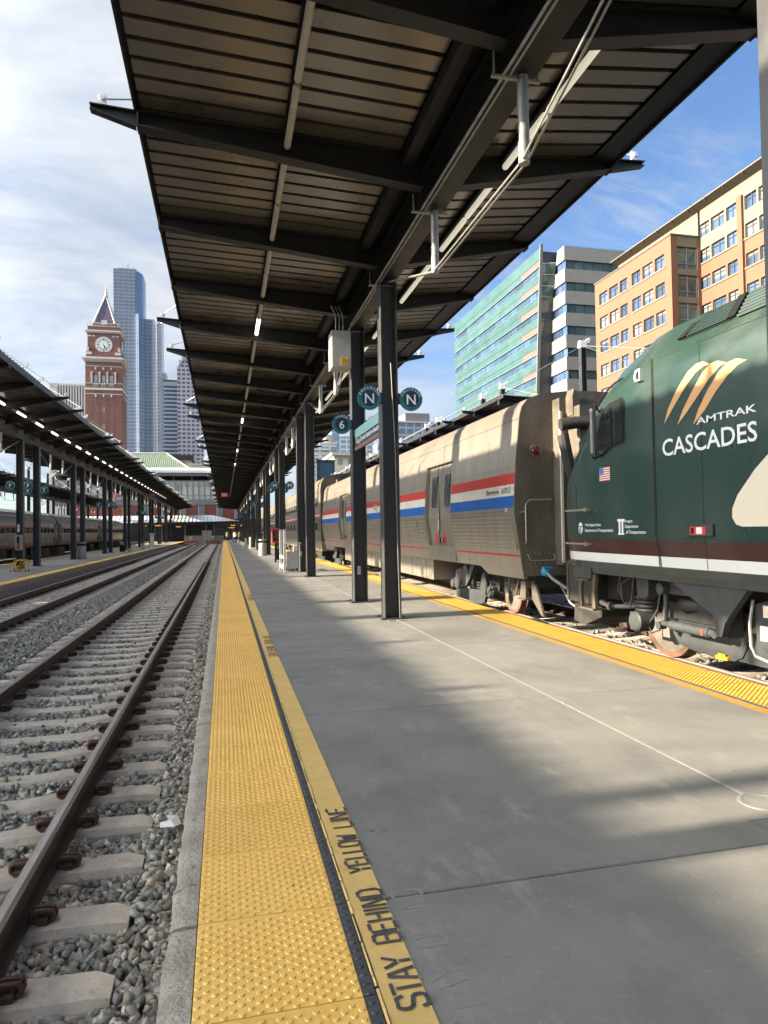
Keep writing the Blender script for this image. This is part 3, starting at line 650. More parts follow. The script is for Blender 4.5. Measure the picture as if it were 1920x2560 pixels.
mat('truck_grey', (.050, .056, .058), (.036, .040, .042), .55, .1, ns=6, c3=(.075, .066, .053), ns3=18, lo3=.62, hi3=.8)
mat('truck_brown', (.085, .07, .053), (.058, .048, .038), .75, ns=9, bump=.15, bs=60)
mat('rubber', (.014, .013, .012), (.03, .026, .021), .6, ns=10)
mat('wheel_rim', (.17, .09, .055), (.14, .072, .045), .6, .2, ns=12)
mat('wheel_disc', (.15, .135, .11), (.11, .098, .08), .7, ns=8)
mat('stripe_red', (.50, .045, .035), (.40, .05, .04), .45, spec=.2, ns=5, st=(1, 1, .4))
mat('stripe_white', (.66, .63, .56), (.56, .53, .46), .45, ns=5, st=(1, 1, .4))
mat('stripe_blue', (.012, .10, .40), (.02, .10, .33), .4, spec=.2, ns=5, st=(1, 1, .4))
mat('glass_dark', (.022, .026, .028), rough=.06, spec=.9)
mat('glass_car', (.05, .055, .055), rough=.12, spec=.8)
mat('chrome', (.55, .52, .47), (.42, .39, .35), .32, .8, ns=14)
mat('print_black', (.02, .02, .022), rough=.5)
mat('print_white', (.74, .75, .74), rough=.45)
mat('print_tan', (.62, .35, .15), rough=.45)
mat('cream', (.70, .63, .50), (.66, .59, .47), .4, ns=3)
mat('red_label', (.60, .04, .035), rough=.5)
mat('plug_blue', (.03, .30, .56), (.04, .24, .45), .5, ns=20)
mat('yellow_gloss', (.80, .50, .02), (.68, .40, .02), .45, ns=8)
m = mat('loco_paint', (.03, .10, .075), rough=.26, spec=.5, coat=.6)
t_ = m.node_tree; n_ = t_.nodes; l_ = t_.links; b_ = n_['Principled BSDF']
ge = n_.new('ShaderNodeNewGeometry'); sx = n_.new('ShaderNodeSeparateXYZ'); l_.new(ge.outputs['Position'], sx.inputs[0])
cr = n_.new('ShaderNodeValToRGB'); cr.color_ramp.interpolation = 'CONSTANT'
mr = n_.new('ShaderNodeMapRange'); mr.inputs[1].default_value = 0; mr.inputs[2].default_value = 4; l_.new(sx.outputs[2], mr.inputs[0]); l_.new(mr.outputs[0], cr.inputs[0])
E_ = cr.color_ramp.elements; E_[0].position = 0; E_[0].color = (.05, .055, .05, 1); E_[1].position = 1.092/4; E_[1].color = (.72, .72, .69, 1)
e = E_.new(1.212/4); e.color = (.055, .020, .016, 1); e = E_.new(1.402/4); e.color = (.020, .047, .038, 1)
nz = n_.new('ShaderNodeTexNoise'); nz.inputs['Scale'].default_value = 1.3; nz.inputs['Detail'].default_value = 8; mp = n_.new('ShaderNodeMapping'); mp.inputs['Scale'].default_value = (1, 1, .6); l_.new(ge.outputs['Position'], mp.inputs[0]); l_.new(mp.outputs[0], nz.inputs['Vector'])
m2 = n_.new('ShaderNodeMapRange'); m2.inputs[1].default_value = .45; m2.inputs[2].default_value = .8; m2.inputs[3].default_value = 0; m2.inputs[4].default_value = .16; l_.new(nz.outputs[0], m2.inputs[0])
mxx = n_.new('ShaderNodeMixRGB'); l_.new(m2.outputs[0], mxx.inputs[0]); l_.new(cr.outputs[0], mxx.inputs[1]); mxx.inputs[2].default_value = (.22, .215, .19, 1); l_.new(mxx.outputs[0], b_.inputs['Base Color'])
m3 = n_.new('ShaderNodeMapRange'); m3.inputs[3].default_value = .2; m3.inputs[4].default_value = .42; l_.new(nz.outputs[0], m3.inputs[0]); l_.new(m3.outputs[0], b_.inputs['Roughness'])
def interp(t, xs, ys):
    if t <= xs[0]: return ys[0]
    for i in range(len(xs)-1):
        if t <= xs[i+1]: return ys[i]+(ys[i+1]-ys[i])*(t-xs[i])/(xs[i+1]-xs[i])
    return ys[-1]
# ------------------------------------------------------------------ locomotive
loco = thing('locomotive', 'dark green diesel locomotive with tan swooshes, maroon band and white stripe', 'locomotive', (XC, 4, -.2))
SEC = [(-14, 1.585, 3.70, 4.20), (6.2, 1.585, 3.70, 4.20), (7.1, 1.585, 3.70, 4.20), (7.5, 1.583, 3.67, 4.155), (7.9, 1.578, 3.56, 4.02), (8.3, 1.570, 3.47, 3.88), (8.7, 1.557, 3.24, 3.62), (9.1, 1.535, 2.92, 3.27), (9.45, 1.50, 2.56, 2.86), (9.75, 1.44, 2.28, 2.50), (10.0, 1.32, 2.08, 2.22), (10.2, 1.1, 1.95, 2.03), (10.3, .7, 1.89, 1.94)]
def sideX(y): return XC-interp(y, [s[0] for s in SEC], [s[1] for s in SEC])
def loft(b, secs, fn):
    rings = [fn(*s) for s in secs]; n = len(rings[0]); o = len(b.v); vs = [p for r_ in rings for p in r_]; fs = []
    for i in range(len(rings)-1):
        for j in range(n): fs.append((i*n+j, i*n+(j+1) % n, (i+1)*n+(j+1) % n, (i+1)*n+j))
    fs += [tuple(range(n-1, -1, -1)), tuple((len(rings)-1)*n+j for j in range(n))]
    b.add(vs, fs)
def lring(y, w_, zs, zt):
    d = zt-zs; lo_ = .0 if y < 9 else .05*(y-9)
    h = [(-w_+lo_, 1.0), (-w_+lo_*.5, 1.25), (-w_, 1.6), (-w_, zs-.18*(zs-1.6)), (-w_, zs-.06), (-w_+.018, zs), (-w_+.22, zs+d*.64), (-w_*.62, zs+d*.92), (-w_*.3, zt), (0, zt+.008)]
    return [(XC+x, y, z) for x, z in h]+[(XC-x, y, z) for x, z in reversed(h[:-1])]
b = MB(); loft(b, SEC, lring); body = b.build('body', MT['loco_paint'], loco, smooth=32)
b = MB()
b.prism([(5.20, .92), (5.172, 1.0), (5.172, 1.088), (8.32, 1.088), (8.32, .92)], 'y', -14, 8.95); b.prism([(5.24, 1.088), (8.26, 1.088), (8.26, .94), (5.24, .94)], 'y', 8.95, 9.4)
b.box(5.165, 5.21, 8.86, 9.36, .84, 1.0)
b.build('skirt', MT['truck_grey'], loco)
def dec(b, pts, mi=0, off=.006): b.add([(sideX(y)-off, y, z) for y, z in pts], [tuple(range(len(pts)))], mi)
b = MB()
for sw in ([(7.10, 2.81), (7.02, 2.98), (6.87, 3.16), (6.66, 3.34), (6.51, 3.40), (6.40, 3.40), (6.28, 3.34), (6.39, 3.345), (6.53, 3.30), (6.70, 3.18), (6.88, 3.02), (7.01, 2.90)],
           [(6.86, 2.76), (6.75, 2.93), (6.57, 3.13), (6.41, 3.28), (6.28, 3.35), (6.17, 3.35), (6.04, 3.30), (6.15, 3.285), (6.30, 3.19), (6.48, 3.05), (6.68, 2.89)],
           [(6.59, 2.72), (6.49, 2.89), (6.33, 3.08), (6.17, 3.22), (6.04, 3.295), (5.91, 3.31), (5.76, 3.26), (5.89, 3.235), (6.03, 3.16), (6.21, 3.03), (6.39, 2.86)]): dec(b, sw)
b.build('swoosh_mark', MT['print_tan'], loco)
def sidetext(b, s, h, yc, zc, width=None, bold=0., shear=0, spacing=1.):
    vs, fs = txt(s, h, width, bold, 0, 'CENTER', spacing, shear); b.add([(sideX(yc-u)-.007, yc-u, zc+v) for u, v in vs], fs)
b = MB(); sidetext(b, 'CASCADES', .205, 6.395, 2.525, 1.49, .012); b.build('lettering', MT['print_white'], loco); b = MB(); sidetext(b, 'AMTRAK', .078, 6.09, 2.755, .88, .014)
b.build('lettering', MT['print_white'], loco)
b = MB(); sidetext(b, 'Washington State', .050, 8.83, 1.615, .47, .012); b.build('lettering', MT['print_white'], loco); b = MB(); sidetext(b, 'Department of Transportation', .056, 8.67, 1.535, .80, .012)
b.build('lettering', MT['print_white'], loco); b = MB(); sidetext(b, 'Oregon', .05, 7.90, 1.655, .19, .012); b.build('lettering', MT['print_white'], loco); b = MB(); sidetext(b, 'Department', .055, 7.83, 1.585, .30, .012); b.build('lettering', MT['print_white'], loco); b = MB(); sidetext(b, 'of Transportation', .055, 7.735, 1.51, .44, .012)
b.build('lettering', MT['print_white'], loco); b = MB()
ell = [(9.22+.075*math.cos(t*.2618), 1.575+.085*math.sin(t*.2618)) for t in range(24)]; dec(b, ell, 0, .006)
for y0, y1, z0, z1 in ((8.16, 7.99, 1.655, 1.69), (8.13, 8.09, 1.49, 1.66), (8.06, 8.02, 1.49, 1.66), (8.15, 8.00, 1.48, 1.50)): dec(b, [(y0, z0), (y1, z0), (y1, z1), (y0, z1)])
b.build('emblem', MT['print_white'], loco)
b = MB()
for q in ([(9.30, 1.605), (9.145, 1.605), (9.145, 1.59), (9.30, 1.59)], [(9.235, 1.60), (9.205, 1.60), (9.195, 1.50), (9.215, 1.495)], [(9.275, 1.57), (9.25, 1.57), (9.225, 1.50), (9.235, 1.495)]): dec(b, q, 0, .009)
b.build('emblem_lines', MT['loco_paint'], loco)
b = MB(); dec(b, [(3.0, 3.2), (4.2, 2.95), (5.0, 2.62), (5.53, 2.27), (5.70, 2.14), (5.94, 1.90), (6.02, 1.76), (6.025, 1.67), (5.97, 1.595), (5.89, 1.572), (3.0, 1.572)]); b.build('cream_panel', MT['cream'], loco)
# seams, hatches, latches and bolt rows on the flat side
b = MB()
for y0, y1, z in ((-12, 7.2, 3.63), (-12, 7.2, 1.43)): b.box(5.159, 5.1645, y0, y1, z, z+.005)
for y in (5.2, 4.0, 2.6): b.box(5.159, 5.1645, y, y+.006, 1.43, 3.63)
b.build('side_seam', MT['under_black'], loco)
b = MB()
for k in range(30): b.lathe([(.0, -.006), (.007, -.004), (.008, 0)], (5.164, 7.15-k*.16, 3.665), 'x', 6)
for k in range(22): b.lathe([(.0, -.006), (.006, -.004), (.007, 0)], (5.164, 7.375, 1.5+k*.1), 'x', 6)
b.build('bolt_row', MT['loco_paint'], loco)
# flag
b = MB(); fy, fz, fw, fh = 8.60, 2.225, .28, .20
for i in range(13): dec(b, [(fy, fz+fh*i/13), (fy-fw, fz+fh*i/13), (fy-fw, fz+fh*(i+1)/13), (fy, fz+fh*(i+1)/13)], 0 if i % 2 == 0 else 1)
dec(b, [(fy, fz+fh*6/13), (fy-fw*.42, fz+fh*6/13), (fy-fw*.42, fz+fh), (fy, fz+fh)], 2, .009)
for i in range(4):
    for j in range(5):
        y_, z_ = fy-.014-j*.0225, fz+fh*6/13+.013+i*.026; dec(b, [(y_, z_), (y_-.008, z_), (y_-.008, z_+.01), (y_, z_+.01)], 1, .012)
b.build('flag_decal', [MT['stripe_red'], MT['print_white'], MT['stripe_blue']], loco)
# side window
wp = [(8.62, 2.66), (8.62, 2.91), (8.46, 3.20), (8.31, 3.25), (8.01, 3.28), (7.96, 3.22), (7.97, 2.73), (8.20, 2.70), (8.54, 2.60)]
cyw, czw = sum(p[0] for p in wp)/9, sum(p[1] for p in wp)/9
b = MB(); big_ = [(cyw+(y-cyw)*1.10, czw+(z-czw)*1.10) for y, z in wp]; dec(b, big_, 0, .010)
b.build('window_frame', MT['black'], loco)
b = MB(); dec(b, [(8.23, 3.255), (8.01, 3.27), (7.97, 3.22), (7.98, 2.74), (8.20, 2.72)], 0, .016); dec(b, [(8.62, 2.67), (8.62, 2.91), (8.46, 3.19), (8.31, 3.24), (8.26, 3.245), (8.24, 2.70), (8.54, 2.61)], 0, .016)
b.build('side_window', MT['glass_dark'], loco)
b = MB(); b.tube([(5.19, 8.56, 3.36), (5.185, 8.38, 3.46), (5.18, 8.19, 3.53), (5.17, 7.96, 3.56)], .012, 6); b.build('rain_strip', MT['black'], loco)
b = MB(); b.tube([(5.16, 7.325, 3.66), (5.16, 7.325, 1.5), (5.16, 7.27, 1.25), (5.16, 7.25, 1.09)], .006, 6); b.tube([(5.16, 7.30, 3.66), (5.16, 7.30, 1.5), (5.16, 7.245, 1.25), (5.16, 7.22, 1.09)], .006, 6)
b.tube([(5.1625, 6.46, 3.66), (5.1625, 6.46, 1.5), (5.1625, 6.41, 1.1)], .004, 5); b.tube([(5.19, 9.25, 1.5), (5.185, 9.27, 2.2)], .006, 5)
b.build('panel_seam', MT['under_black'], loco)
b = MB(); b.box(5.135, 5.163, 6.29, 6.71, 1.47, 1.60); b.build('access_box', MT['truck_grey'], loco)
b = MB(); b.box(5.130, 5.134, 6.40, 6.65, 1.49, 1.575, 0); b.box(5.126, 5.1295, 6.45, 6.54, 1.495, 1.57, 1); b.box(5.126, 5.1295, 6.585, 6.63, 1.50, 1.565, 2); b.build('access_label', [MT['red_label'], MT['print_white'], MT['black']], loco)
b = MB()
for z in (1.84, 1.345):
    b.tube([(5.25, 9.46, z), (5.10, 9.44, z), (5.095, 9.2, z), (5.10, 8.88, z), (5.18, 8.86, z)], .014, 7)
    b.lathe([(.0, -.02), (.03, -.015), (.03, .02), (0, .03)], (5.10, 8.87, z), 'x', 8)
b.build('grab_rail', MT['chrome'], loco, smooth=True)
b = MB(); b.prism([(7.49, 3.43), (7.60, 3.43), (7.62, 3.50), (7.58, 3.57), (7.49, 3.58)], 'x', 5.11, 5.17); b.build('camera_hood', MT['print_white'], loco)
b = MB(); b.prism([(7.505, 3.45), (7.555, 3.45), (7.56, 3.50), (7.54, 3.55), (7.505, 3.55)], 'x', 5.10, 5.109); b.build('camera_glass', MT['black'], loco)
# mirror
b = MB(); b.box(5.0, 5.03, 8.45, 8.51, 2.62, 3.24); b.build('mirror', MT['galv'], loco)
b = MB(); b.tube([(5.02, 8.5, 3.27), (5.06, 8.5, 3.31), (5.19, 8.55, 3.20)], .014, 6); b.tube([(5.02, 8.5, 2.57), (5.06, 8.5, 2.54), (5.19, 8.55, 2.60)], .014, 6); b.tube([(5.035, 8.43, 2.55), (5.035, 8.43, 3.3)], .010, 6); b.build('mirror_arm', MT['black'], loco)
# roof louvre and roof ribs on the slanted roof panel
def slant(t): return (XC-1.567+t*.202, 3.70+t*.32)
b = MB()
for y0, y1, t0, t1 in ((6.86, 6.74, .16, .62), (6.06, 5.94, .16, .96)): 
    (xa, za), (xb, zb_) = slant(t0), slant(t1); b.add([(xa-.03, y0, za+.02), (xa-.03, y1, za+.02), (xb-.03, y1-.16 if y0 > 6.5 else y1, zb_+.02), (xb-.03, y0-.16 if y0 > 6.5 else y0, zb_+.02), (xa+.02, y0, za), (xa+.02, y1, za), (xb+.02, y1, zb_), (xb+.02, y0, zb_)], [(0, 1, 2, 3), (0, 4, 5, 1), (1, 5, 6, 2), (3, 2, 6, 7), (0, 3, 7, 4)])
(xa, za), (xb, zb_) = slant(.14), slant(.98); b.add([(xa-.012, 6.80, za), (xa-.012, 6.0, za), (xb-.012, 6.0, zb_), (xb-.012, 6.62, zb_)], [(0, 1, 2, 3)])
b.build('louvre_frame', MT['black'], loco)
b = MB()
for i in range(9):
    x_, z_ = slant(.22+i*.085); b.box(x_-.036, x_-.014, 6.06, 6.70-i*.015, z_+.0, z_+.010)
b.build('louvre_slats', MT['loco_paint'], loco)
b = MB()
for i in range(7):
    x_, z_ = slant(.12+i*.13); b.box(x_-.03, x_+.01, -6, 5.9, z_, z_+.025)
b.build('roof_ribs', MT['loco_paint'], loco)
# running gear
tk = MB(); tk.box(5.9, 7.6, 2.9, 8.6, .45, .93); tk.box(5.55, 5.9, 4.2, 7.7, .42, .62); tk.box(5.7, 7.8, 8.6, 9.3, .5, .95)
truck = tk.build('truck', MT['under_black'], loco)
b = MB(); b.prism([(7.16, .93), (5.89, .94), (6.16, .64), (6.25, .53), (6.30, .38), (6.38, .37), (6.42, .60)], 'x', 5.22, 5.30); b.box(5.3, 5.5, 6.3, 6.42, .36, .9); b.build('gusset', MT['truck_grey'], truck)
b = MB(); b.lathe([(.12, .78), (.2, .74), (.28, .70), (.335, .63), (.33, .56), (.27, .50), (.18, .47), (.14, .40)], (5.82, 7.28, 0), n=28); b.build('air_spring', MT['rubber'], truck, smooth=50)
b = MB(); b.lathe([(.2, .70), (.24, .72), (.24, .76), (.2, .78)], (5.82, 7.28, 0), n=24); b.box(5.6, 6.0, 7.05, 7.7, .40, .425); b.build('spring_seat', MT['truck_grey'], truck)
b = MB(); b.lathe([(.03, 0), (.05, .0), (.05, .06), (.062, .065), (.062, .75), (.05, .76), (.035, .78), (.035, .92)], (5.35, 6.56, .37), 'y', 14); b.lathe([(.045, -.05), (.045, .05)], (5.35, 6.52, .37), 'x', 12); b.lathe([(.05, -.05), (.05, .05)], (5.35, 7.52, .34), 'x', 12); b.build('damper', MT['truck_grey'], truck, smooth=40)
b = MB(); b.box(5.285, 5.289, 6.68, 6.72, .335, .40); b.build('damper_label', MT['red_label'], truck)
b = MB(); b.lathe([(.0, -.13), (.11, -.125), (.135, -.10), (.14, .1), (.10, .12)], (5.40, 8.0, .33), 'x', 22); b.build('axle_cap', MT['truck_grey'], truck, smooth=40)
b = MB()
for x0, y0, y1, z0, z1 in ((5.42, 8.10, 8.30, .18, .20), (5.42, 8.10, 8.30, .40, .42), (5.42, 8.28, 8.30, .2, .4), (5.42, 8.10, 8.12, .2, .4)): b.box(x0, x0+.08, y0, y1, z0, z1)
b.build('box_bracket', MT['truck_grey'], truck)
def wheel(par, x, y, r_, dirx=-1, rimw=.06):
    bb = MB(); bb.lathe([(r_*.8, .09), (r_*.86, -.065), (r_, -.062), (r_, .0), (r_, .05), (r_+.028, .065), (r_+.028, .09), (r_*.8, .09)], (x, y, -.2+r_), 'x', 40, cap=False); wo = bb.build('wheel', MT['wheel_rim'], par, smooth=40)
    bb = MB(); bb.lathe([(.0, -.07), (.12, -.07), (.14, -.03), (r_*.5, .01), (r_*.80, -.03), (r_*.858, -.06)], (x, y, -.2+r_), 'x', 40); bb.build('wheel_disc', MT['wheel_disc'], wo, smooth=40)
    return wo
wheel(truck, 5.98, 8.16, .54); wheel(truck, 5.98, 5.1, .54); wheel(truck, 7.52, 8.16, .54); wheel(truck, 7.52, 5.1, .54)
b = MB(); b.prism([(7.66, .22), (7.55, .09), (7.35, .055), (6.90, .03), (6.60, .04), (6.47, .10), (6.40, .22), (6.35, .42), (7.64, .42)], 'x', 5.62, 5.66); b.box(5.64, 5.72, 4.0, 6.6, .05, .5); b.build('side_plate', MT['truck_grey'], truck)
b = MB(); b.box(5.58, 5.63, 6.66, 6.85, .035, .075); b.box(5.585, 5.6, 6.70, 6.81, .07, .10); b.build('brake_tag', MT['yellow_gloss'], truck)
b = MB()
for i in range(4): b.tube([(5.55+.16*math.cos(t*.5236), 8.04+.16*math.sin(t*.5236), .47+i*.055) for t in range(12)], .026, 8, closed=True)
b.build('coil_spring', MT['rubber'], truck, smooth=True)
b = MB(); b.prism([(8.05, .93), (7.78, .93), (7.79, .70), (7.85, .64), (8.03, .66)], 'x', 5.36, 5.52); b.lathe([(.075, -.08), (.075, .08)], (5.40, 7.5, .80), 'x', 14); b.box(5.42, 5.60, 6.95, 7.5, .74, .90); b.build('bracket_block', MT['truck_grey'], truck)
b = MB(); b.tube([(5.46, 7.56, .95), (5.46, 7.56, .62), (5.44, 7.6, .3)], .035, 8); b.tube([(5.47, 7.7, .7), (5.44, 7.72, .5), (5.43, 7.9, .3), (5.40, 7.8, .2), (5.42, 7.65, .26)], .013, 6); b.tube([(5.5, 8.3, .92), (5.48, 8.34, .6), (5.5, 8.42, .45)], .014, 6)
b.tube([(5.5, 9.15, .46), (5.52, 8.95, .42), (5.6, 8.4, .47)], [.045, .035, .03], 8); b.lathe([(.05, -.04), (.065, -.03), (.065, .03), (.05, .04)], (5.52, 8.93, .42), 'y', 12); b.tube([(5.5, 8.6, .95), (5.5, 8.7, .7), (5.55, 8.62, .5), (5.6, 8.4, .52)], .016, 6); b.tube([(5.55, 8.4, .9), (5.5, 8.62, .78), (5.5, 8.6, .55)], .016, 6)
b.build('air_pipe', MT['truck_grey'], truck, smooth=True)
b = MB(); b.tube([(5.4, 6.04, .80), (5.36, 6.05, .55), (5.36, 6.04, .32), (5.38, 6.0, .22), (5.42, 5.88, .18), (5.5, 5.7, .2)], .018, 8); b.build('hose', MT['galv'], truck, smooth=True)
b = MB(); b.prism([(6.05, .75), (5.2, 1.0), (5.2, .2), (5.75, .16), (6.02, .34)], 'x', 5.42, 5.5); b.box(5.36, 5.41, 5.7, 5.86, .62, .78); b.build('axle_frame', MT['truck_grey'], truck)
b = MB(); b.box(5.355, 5.359, 5.72, 5.86, .64, .76); b.box(5.35, 5.355, 5.74, 5.9, .40, .55); b.build('data_plate', MT['cream'], truck)
b = MB()
for y0, y1 in ((9.18, 9.26), (8.80, 8.88)): b.prism([(y0, .40), (y1, .40), (y1+.02, .62), (y1-.02, .90), (y0-.02, .90), (y0+.02, .62)], 'x', 5.19, 5.24)
b.box(5.15, 5.36, 8.80, 9.26, .385, .41); b.build('step', MT['truck_brown'], loco)
b = MB(); b.tube([(5.2, 9.30, 1.06), (5.14, 9.38, 1.07), (5.14, 9.48, 1.02), (5.14, 9.49, .48)], .018, 7); b.tube([(5.2, 9.35, .8), (5.22, 9.0, .82)], .03, 7); b.build('grab_iron', MT['truck_brown'], loco, smooth=True)
b = MB(); b.box(5.5, 8.0, 9.3, 10.2, .4, 1.05); b.box(6.4, 7.1, 10.1, 10.9, .55, .85); b.prism([(9.3, .95), (10.15, .8), (10.25, .05), (9.9, .02), (9.4, .2)], 'x', 5.65, 7.85); b.build('pilot', MT['under_black'], loco)
b = MB(); b.box(6.2, 7.3, -6, 3, .05, .9); b.box(5.3, 8.2, -12, 2.6, .25, .9); b.build('fuel_tank', MT['truck_grey'], loco)
# ------------------------------------------------------------------ baggage car
BP = [(5.33, .65), (5.27, 1.16), (5.165, 1.85), (5.17, 1.97), (5.215, 2.82), (5.275, 3.38), (5.305, 3.66), (5.35, 3.82), (5.47, 3.97), (5.73, 4.07), (6.25, 4.14), (6.75, 4.155)]
def bpx(z): return interp(z, [p[1] for p in BP], [p[0] for p in BP])
def ring(pr, inset=None, zb=.80):
    q = [(bpx(zb), zb)]+[p for p in pr if p[1] > zb]
    if inset:
        q = [(x+(.12 if 1.16 < z < 3.2 else 0), z) for x, z in q]
        lo = [(bpx(zb), zb), (bpx(1.165), 1.165), (bpx(1.165)+.12, 1.166)]; hi = [(bpx(3.19)+.12, 3.19), (bpx(3.195), 3.195)]
        q = lo+[(bpx(z)+.12, z) for z in (1.85, 2.5)]+hi+[p for p in pr if p[1] > 3.2]
    return q+[(2*XC-x, z) for x, z in reversed([p for p in pr if p[1] > zb and p[0] < XC-.01])]+[(2*XC-bpx(zb), zb)]
bag = thing('baggage_car', 'stainless steel baggage car with red, white and blue stripes behind the green locomotive', 'train car', (XC, 12, -.2))
B0, B1 = 11.5, 36.3; D = [(15.07, 17.12), (29.05, 30.95)]
seg = [(B0, D[0][0]), (D[0][1], D[1][0]), (D[1][1], B1)]
b = MB()
for y0, y1 in seg: b.prism(ring(BP), 'y', y0, y1)
for y0, y1 in D: b.prism(ring(BP, True), 'y', y0, y1)
b.build('body', MT['car_steel'], bag, smooth=25)
b = MB(); b.prism(ring(BP, zb=.7), 'y', B0-.035, B0-.004); b.build('end_wall', MT['car_end'], bag)
b = MB(); b.prism([(bpx(.65), .65), (bpx(.8)-.001, .8), (5.4, .8), (5.4, .65)], 'y', B0-.03, 13.2); b.add([(bpx(.65), 13.2, .65), (bpx(.8)-.001, 13.55, .8), (bpx(.8)-.001, 13.2, .8), (5.4, 13.2, .65), (5.4, 13.55, .8)], [(0, 2, 1), (0, 1, 4, 3)])
b.box(5.33, 8.2, 16.95, 30.2, .27, .79); b.box(5.345, 8.2, 33.5, 36.2, .6, .79); b.build('side_skirt', MT['car_steel'], bag)
b = MB()
for k in range(9): b.box(5.325, 5.33, 17.6+k*1.4, 17.6+k*1.4+.012, .29, .78)
b.build('skirt_seams', MT['under_black'], bag)
def strip(b, y0, y1, z0, z1, off=.005, mi=0, n=2):
    zs = [z0+(z1-z0)*i/n for i in range(n+1)]
    for i in range(n): b.add([(bpx(zs[i])-off, y0, zs[i]), (bpx(zs[i])-off, y1, zs[i]), (bpx(zs[i+1])-off, y1, zs[i+1]), (bpx(zs[i+1])-off, y0, zs[i+1])], [(0, 1, 2, 3)], mi)
for z0, z1, m_ in ((2.40, 2.61, 'stripe_red'), (2.19, 2.40, 'stripe_white'), (1.97, 2.19, 'stripe_blue'), (1.055, 1.095, 'stripe_red')):
    b = MB()
    for y0, y1 in (seg if z1 > 1.5 else [(B0, 14.9), (17.2, 28.9), (31.1, B1)]): strip(b, y0+.01, y1-.01, z0, z1)
    b.build('stripe', MT[m_], bag)
b = MB()
for i in range(9):
    z = 1.21+i*.078
    for y0, y1 in seg: b.prism([(bpx(z)-.001, z), (bpx(z)-.026, z+.010), (bpx(z+.03)-.026, z+.030), (bpx(z+.045)-.001, z+.045)], 'y', y0+.06, y1-.05)
b.build('fluting', MT['car_steel'], bag)
b = MB()
for y0, y1 in [(B0, B1)]:
    b.box(5.292, 5.302, y0, y1, 3.60, 3.608)
for y0, y1 in seg: b.box(bpx(2.72)-.003, bpx(2.72)+.01, y0, y1, 2.715, 2.72); b.box(bpx(1.90)-.003, bpx(1.90)+.01, y0, y1, 1.905, 1.91)
b.build('side_seam', MT['dark_steel_car'], bag)
for di, (y0, y1) in enumerate(D):
    b = MB(); ym = (y0+y1)/2; xd = lambda z: bpx(z)+.085
    for a0, a1 in ((y0+.03, ym-.008), (ym+.008, y1-.03)):
        zs = [1.17, 1.85, 2.5, 3.17]
        for i in range(3): b.add([(xd(zs[i]), a0, zs[i]), (xd(zs[i]), a1, zs[i]), (xd(zs[i+1]), a1, zs[i+1]), (xd(zs[i+1]), a0, zs[i+1]), (xd(zs[i])+.03, a0, zs[i]), (xd(zs[i])+.03, a1, zs[i]), (xd(zs[i+1])+.03, a1, zs[i+1]), (xd(zs[i+1])+.03, a0, zs[i+1])], [(0, 1, 2, 3), (0, 4, 5, 1), (1, 5, 6, 2), (3, 2, 6, 7), (0, 3, 7, 4)])
    do = b.build('cargo_door', MT['car_door'], bag)
    for yc in ((y0+ym)/2, (y1+ym)/2):
        pts = []
        for k in range(20):
            t = 2*math.pi*k/20; ca, sa = math.cos(t), math.sin(t); pts.append((yc+math.copysign(abs(ca)**.35, ca)*.19, 2.53+math.copysign(abs(sa)**.22, sa)*.40))
        for sc, m_, of, nm in ((1.12, 'chrome', .012, 'window_rim'), (1.0, 'glass_car', .018, 'window_pane')):
            b = MB(); b.add([(xd(z)-of, yc+(y-yc)*sc, 2.53+(z-2.53)*(1+(sc-1)*.5)) for y, z in pts], [tuple(range(20))]); b.build(nm, MT[m_], do)
    b = MB()
    for yc, ww in ((ym-.24, .13), (ym+.42, .13)): b.box(xd(1.4)-.012, xd(1.4)-.002, yc, yc+ww, 1.24, 1.50)
    b.build('door_label', MT['red_label'], do)
    b = MB(); b.box(xd(1.7)-.02, xd(1.7)-.004, ym+.10, ym+.17, 1.55, 1.95); b.build('door_label', MT['stripe_white'], do)
    b = MB()
    for dy in (-.12, .12): b.tube([(xd(1.3)-.02, ym+dy, 1.22), (xd(1.3)-.04, ym+dy, 1.30), (xd(1.4)-.03, ym+dy, 1.38)], .012, 6)
    b.tube([(xd(2)-.02, ym, 1.2), (xd(2)-.03, ym, 3.1)], .010, 6); b.build('door_latch', MT['black'], do)
    b = MB(); b.box(bpx(3.2)-.012, bpx(3.2)+.02, y0-.06, y1+.06, 3.195, 3.24); b.box(bpx(3.2)-.012, bpx(3.2)+.02, y0-.06, y0, 2.6, 3.2); b.prism([(y0-.05, .84), (y1+.05, .84), (y1+.05, 1.15), (y0-.05, 1.15)], 'x', bpx(1.0)-.02, bpx(1.0)+.04); b.build('door_surround', MT['car_steel'], bag)
b = MB(); vs, fs = txt('Baggage', .135, .62, .02); b.add([(bpx(2.29+v)-.008, 12.52-u, 2.285+v) for u, v in vs], fs); vs, fs = txt('61012', .115, .42, .02); b.add([(bpx(2.29+v)-.008, 11.86-u, 2.30+v) for u, v in vs], fs)
b.build('lettering', MT['print_black'], bag)
b = MB(); b.box(bpx(1.93)-.01, bpx(1.93)-.004, 11.78, 11.92, 1.905, 1.96, 0); b.box(bpx(1.93)-.013, bpx(1.93)-.0101, 11.80, 11.90, 1.92, 1.945, 1); b.build('data_plate', [MT['stripe_white'], MT['stripe_blue']], bag)
b = MB()   # curved arrow emblem and name on the white stripe
def ar(pts): b.add([(bpx(z)-.009, y, z) for y, z in pts], [tuple(range(len(pts)))])
ar([(23.55, 2.45), (23.1, 2.50), (22.75, 2.40), (22.72, 2.36), (23.05, 2.42), (23.4, 2.35)]); ar([(23.5, 2.34), (23.05, 2.38), (22.85, 2.28), (22.95, 2.13), (23.15, 2.02), (23.0, 2.16), (23.08, 2.28)])
